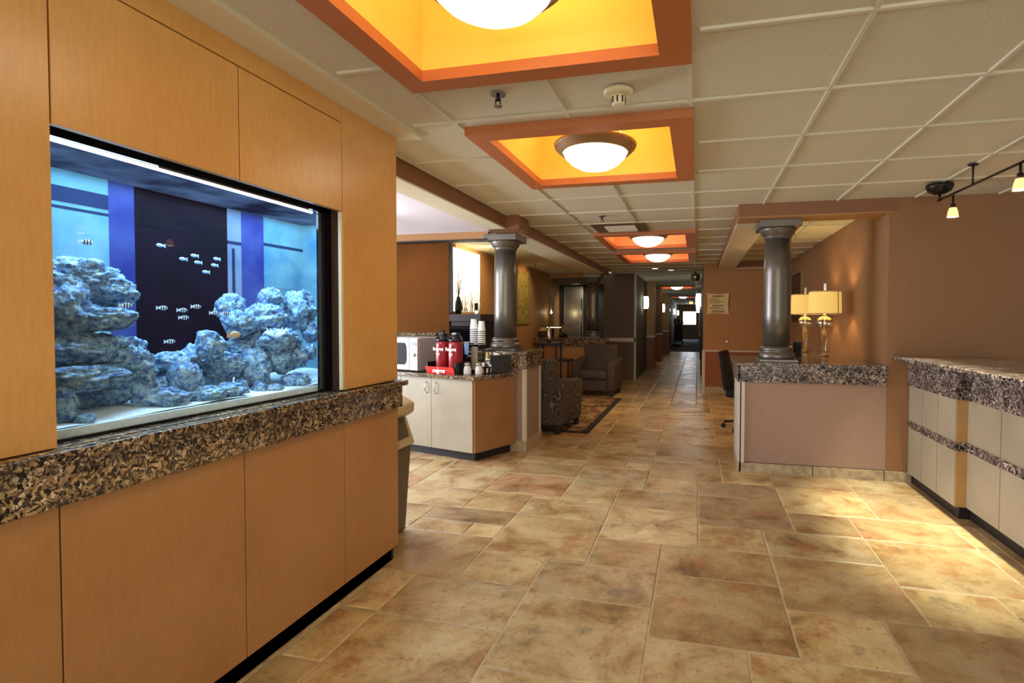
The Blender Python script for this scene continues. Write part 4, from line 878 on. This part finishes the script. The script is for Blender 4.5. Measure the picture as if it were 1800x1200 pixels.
for q in range(7): MB().extr([(-.16+q*.05,-.007),(-.13+q*.05,-.007),(-.145+q*.05,-.022)],'x',-.16,.18).build('louvre','tbar',vt,local=True)
for x_,y_,n_ in ((-.85,10.9,'near'),(-.55,11.3,'far')):
    t=thing('downlight','%s small recessed downlight at the mouth of the corridor'%n_,'ceiling light',(x_,y_,2.44)); MB().lathe([(.09,-.006),(.09,0)],0,0,0,24).build('trim_ring','tbar',t,local=True); MB().lathe([(.06,-.009),(.06,-.005)],0,0,0,24).build('lens','artglow',t,local=True)
mr=thing('dome_mirror','small dome security mirror at the corridor ceiling on the right','mirror',(-.05,11.8,2.44)); MB().sphere((0,0,-.12),.1,.1,.1).build('dome','chrome',mr,local=True); MB().tube((0,0,-.05),(0,0,0),.02).build('mount','blackmetal',mr,local=True)
ex=thing('exit_sign','tiny red lit sign on the ceiling near the corridor end','sign',(-.35,30,2.2)); MB().box(-.10,.10,-.02,.02,.04,.18).build('lit_face','spotred',ex,local=True); MB().box(-.02,.02,-.02,.02,.2,.24).build('mount','trim',ex,local=True)
# housekeeping cart
hc=thing('housekeeping_cart','dark housekeeping cart with maroon bag parked far down the corridor','cart',(-1.0,29.5,0))
MB().box(-.28,.28,-.3,.5,.15,.25).build('base','black',hc,.01,local=True); MB().hexa([(-.26,-.3,.25),(.24,-.3,.25),(.24,.2,.25),(-.26,.2,.25),(-.22,-.34,1.15),(.2,-.34,1.15),(.2,.22,1.15),(-.22,.22,1.15)]).build('bag','cartbag',hc,.03,3,True)
MB().box(-.26,.26,-.28,.5,1.15,1.25).build('tray','black',hc,.01,local=True)
for q,(sx,hh) in enumerate([(-.2,.2),(-.1,.3),(0,.16),(.1,.24),(.18,.18)]): MB().lathe([(.05,0),(.05,hh*.7),(.02,hh)],sx,0,1.25,12).build('supply_bottle','foam' if q%2 else 'black',hc,local=True)
for sx in (-.22,.22):
    for sy in (-.25,.45): MB().lathe([(.075,-.02),(.075,.02)],sx,sy,.075,16,True,1,1,Matrix.Rotation(PI/2,3,'Y')).build('wheel','blackmetal',hc,local=True)
# ---------------------------------------------------------------- lights
def area(loc,tgt,en,col,sx,sy):
    l_=bpy.data.lights.new('area','AREA'); l_.shape='RECTANGLE'; l_.size=sx; l_.size_y=sy; l_.energy=en; l_.color=col
    o=bpy.data.objects.new('area',l_); COL.objects.link(o); o.location=loc; o.rotation_euler=(Vector(tgt)-Vector(loc)).to_track_quat('-Z','Y').to_euler(); return o
area((.6,-2.6,1.5),(.3,4,1.1),95,(1,.95,.88),3.2,2.0)      # added fill light behind the viewer, out of view
area((-5.9,4.1,1.35),(-1.5,4.2,1.0),260,(.76,.84,1),2.2,1.7)  # breakfast room window
spot((-2.75,7.1,2.42),(-3.3,7.15,2.0),60,(1,.82,.5),130,.6,.05)
spot((-3.9,5.9,2.3),(-3.55,6.6,1.7),14,(1,.7,.35),110,.9,.1)  # added warm light to tint the breakfast back wall
spot((-2.6,9.6,2.42),(-3.3,9.7,1.9),30,(1,.75,.4),90,.6,.05)
for yy in (4.5,3.95,3.4):
    spot((1.5,yy,2.42),(1.50,yy,0),330,(1,.95,.74),38,.9,.015)
spot((2.0,4.3,2.38),(1.9,4.2,1.1),25,(1,.85,.55),70,.6,.03)
spot((-.7,7.9,2.35),(-.6,8.4,0),60,(1,.75,.35),120,.8,.1)
for yy in (4.33,3.52):
    spot((1.78,yy,2.12),(1.95,yy,2.6),3,(1,.42,.15),150,1,.03)
spot((-2.7,11.7,2.2),(-2.9,12.7,1.3),30,(.95,.9,.7),90,.8,.05)
area((-.6,36,2.3),(-.6,34,0),40,(.7,.82,1),.8,1.5)
area((-2.7,3.8,2.28),(-.2,4.3,0),40,(.84,.90,1),.8,1.5)  # added cool light to brighten the middle of the floor
w=bpy.data.worlds.new('world'); scene.world=w; w.use_nodes=True; w.node_tree.nodes['Background'].inputs[0].default_value=(.9,.85,.78,1); w.node_tree.nodes['Background'].inputs[1].default_value=.5
scene.view_settings.view_transform='Standard'; scene.view_settings.look='None'; scene.view_settings.exposure=0
try: scene.cycles.max_bounces=8; scene.cycles.transparent_max_bounces=12
except Exception: pass
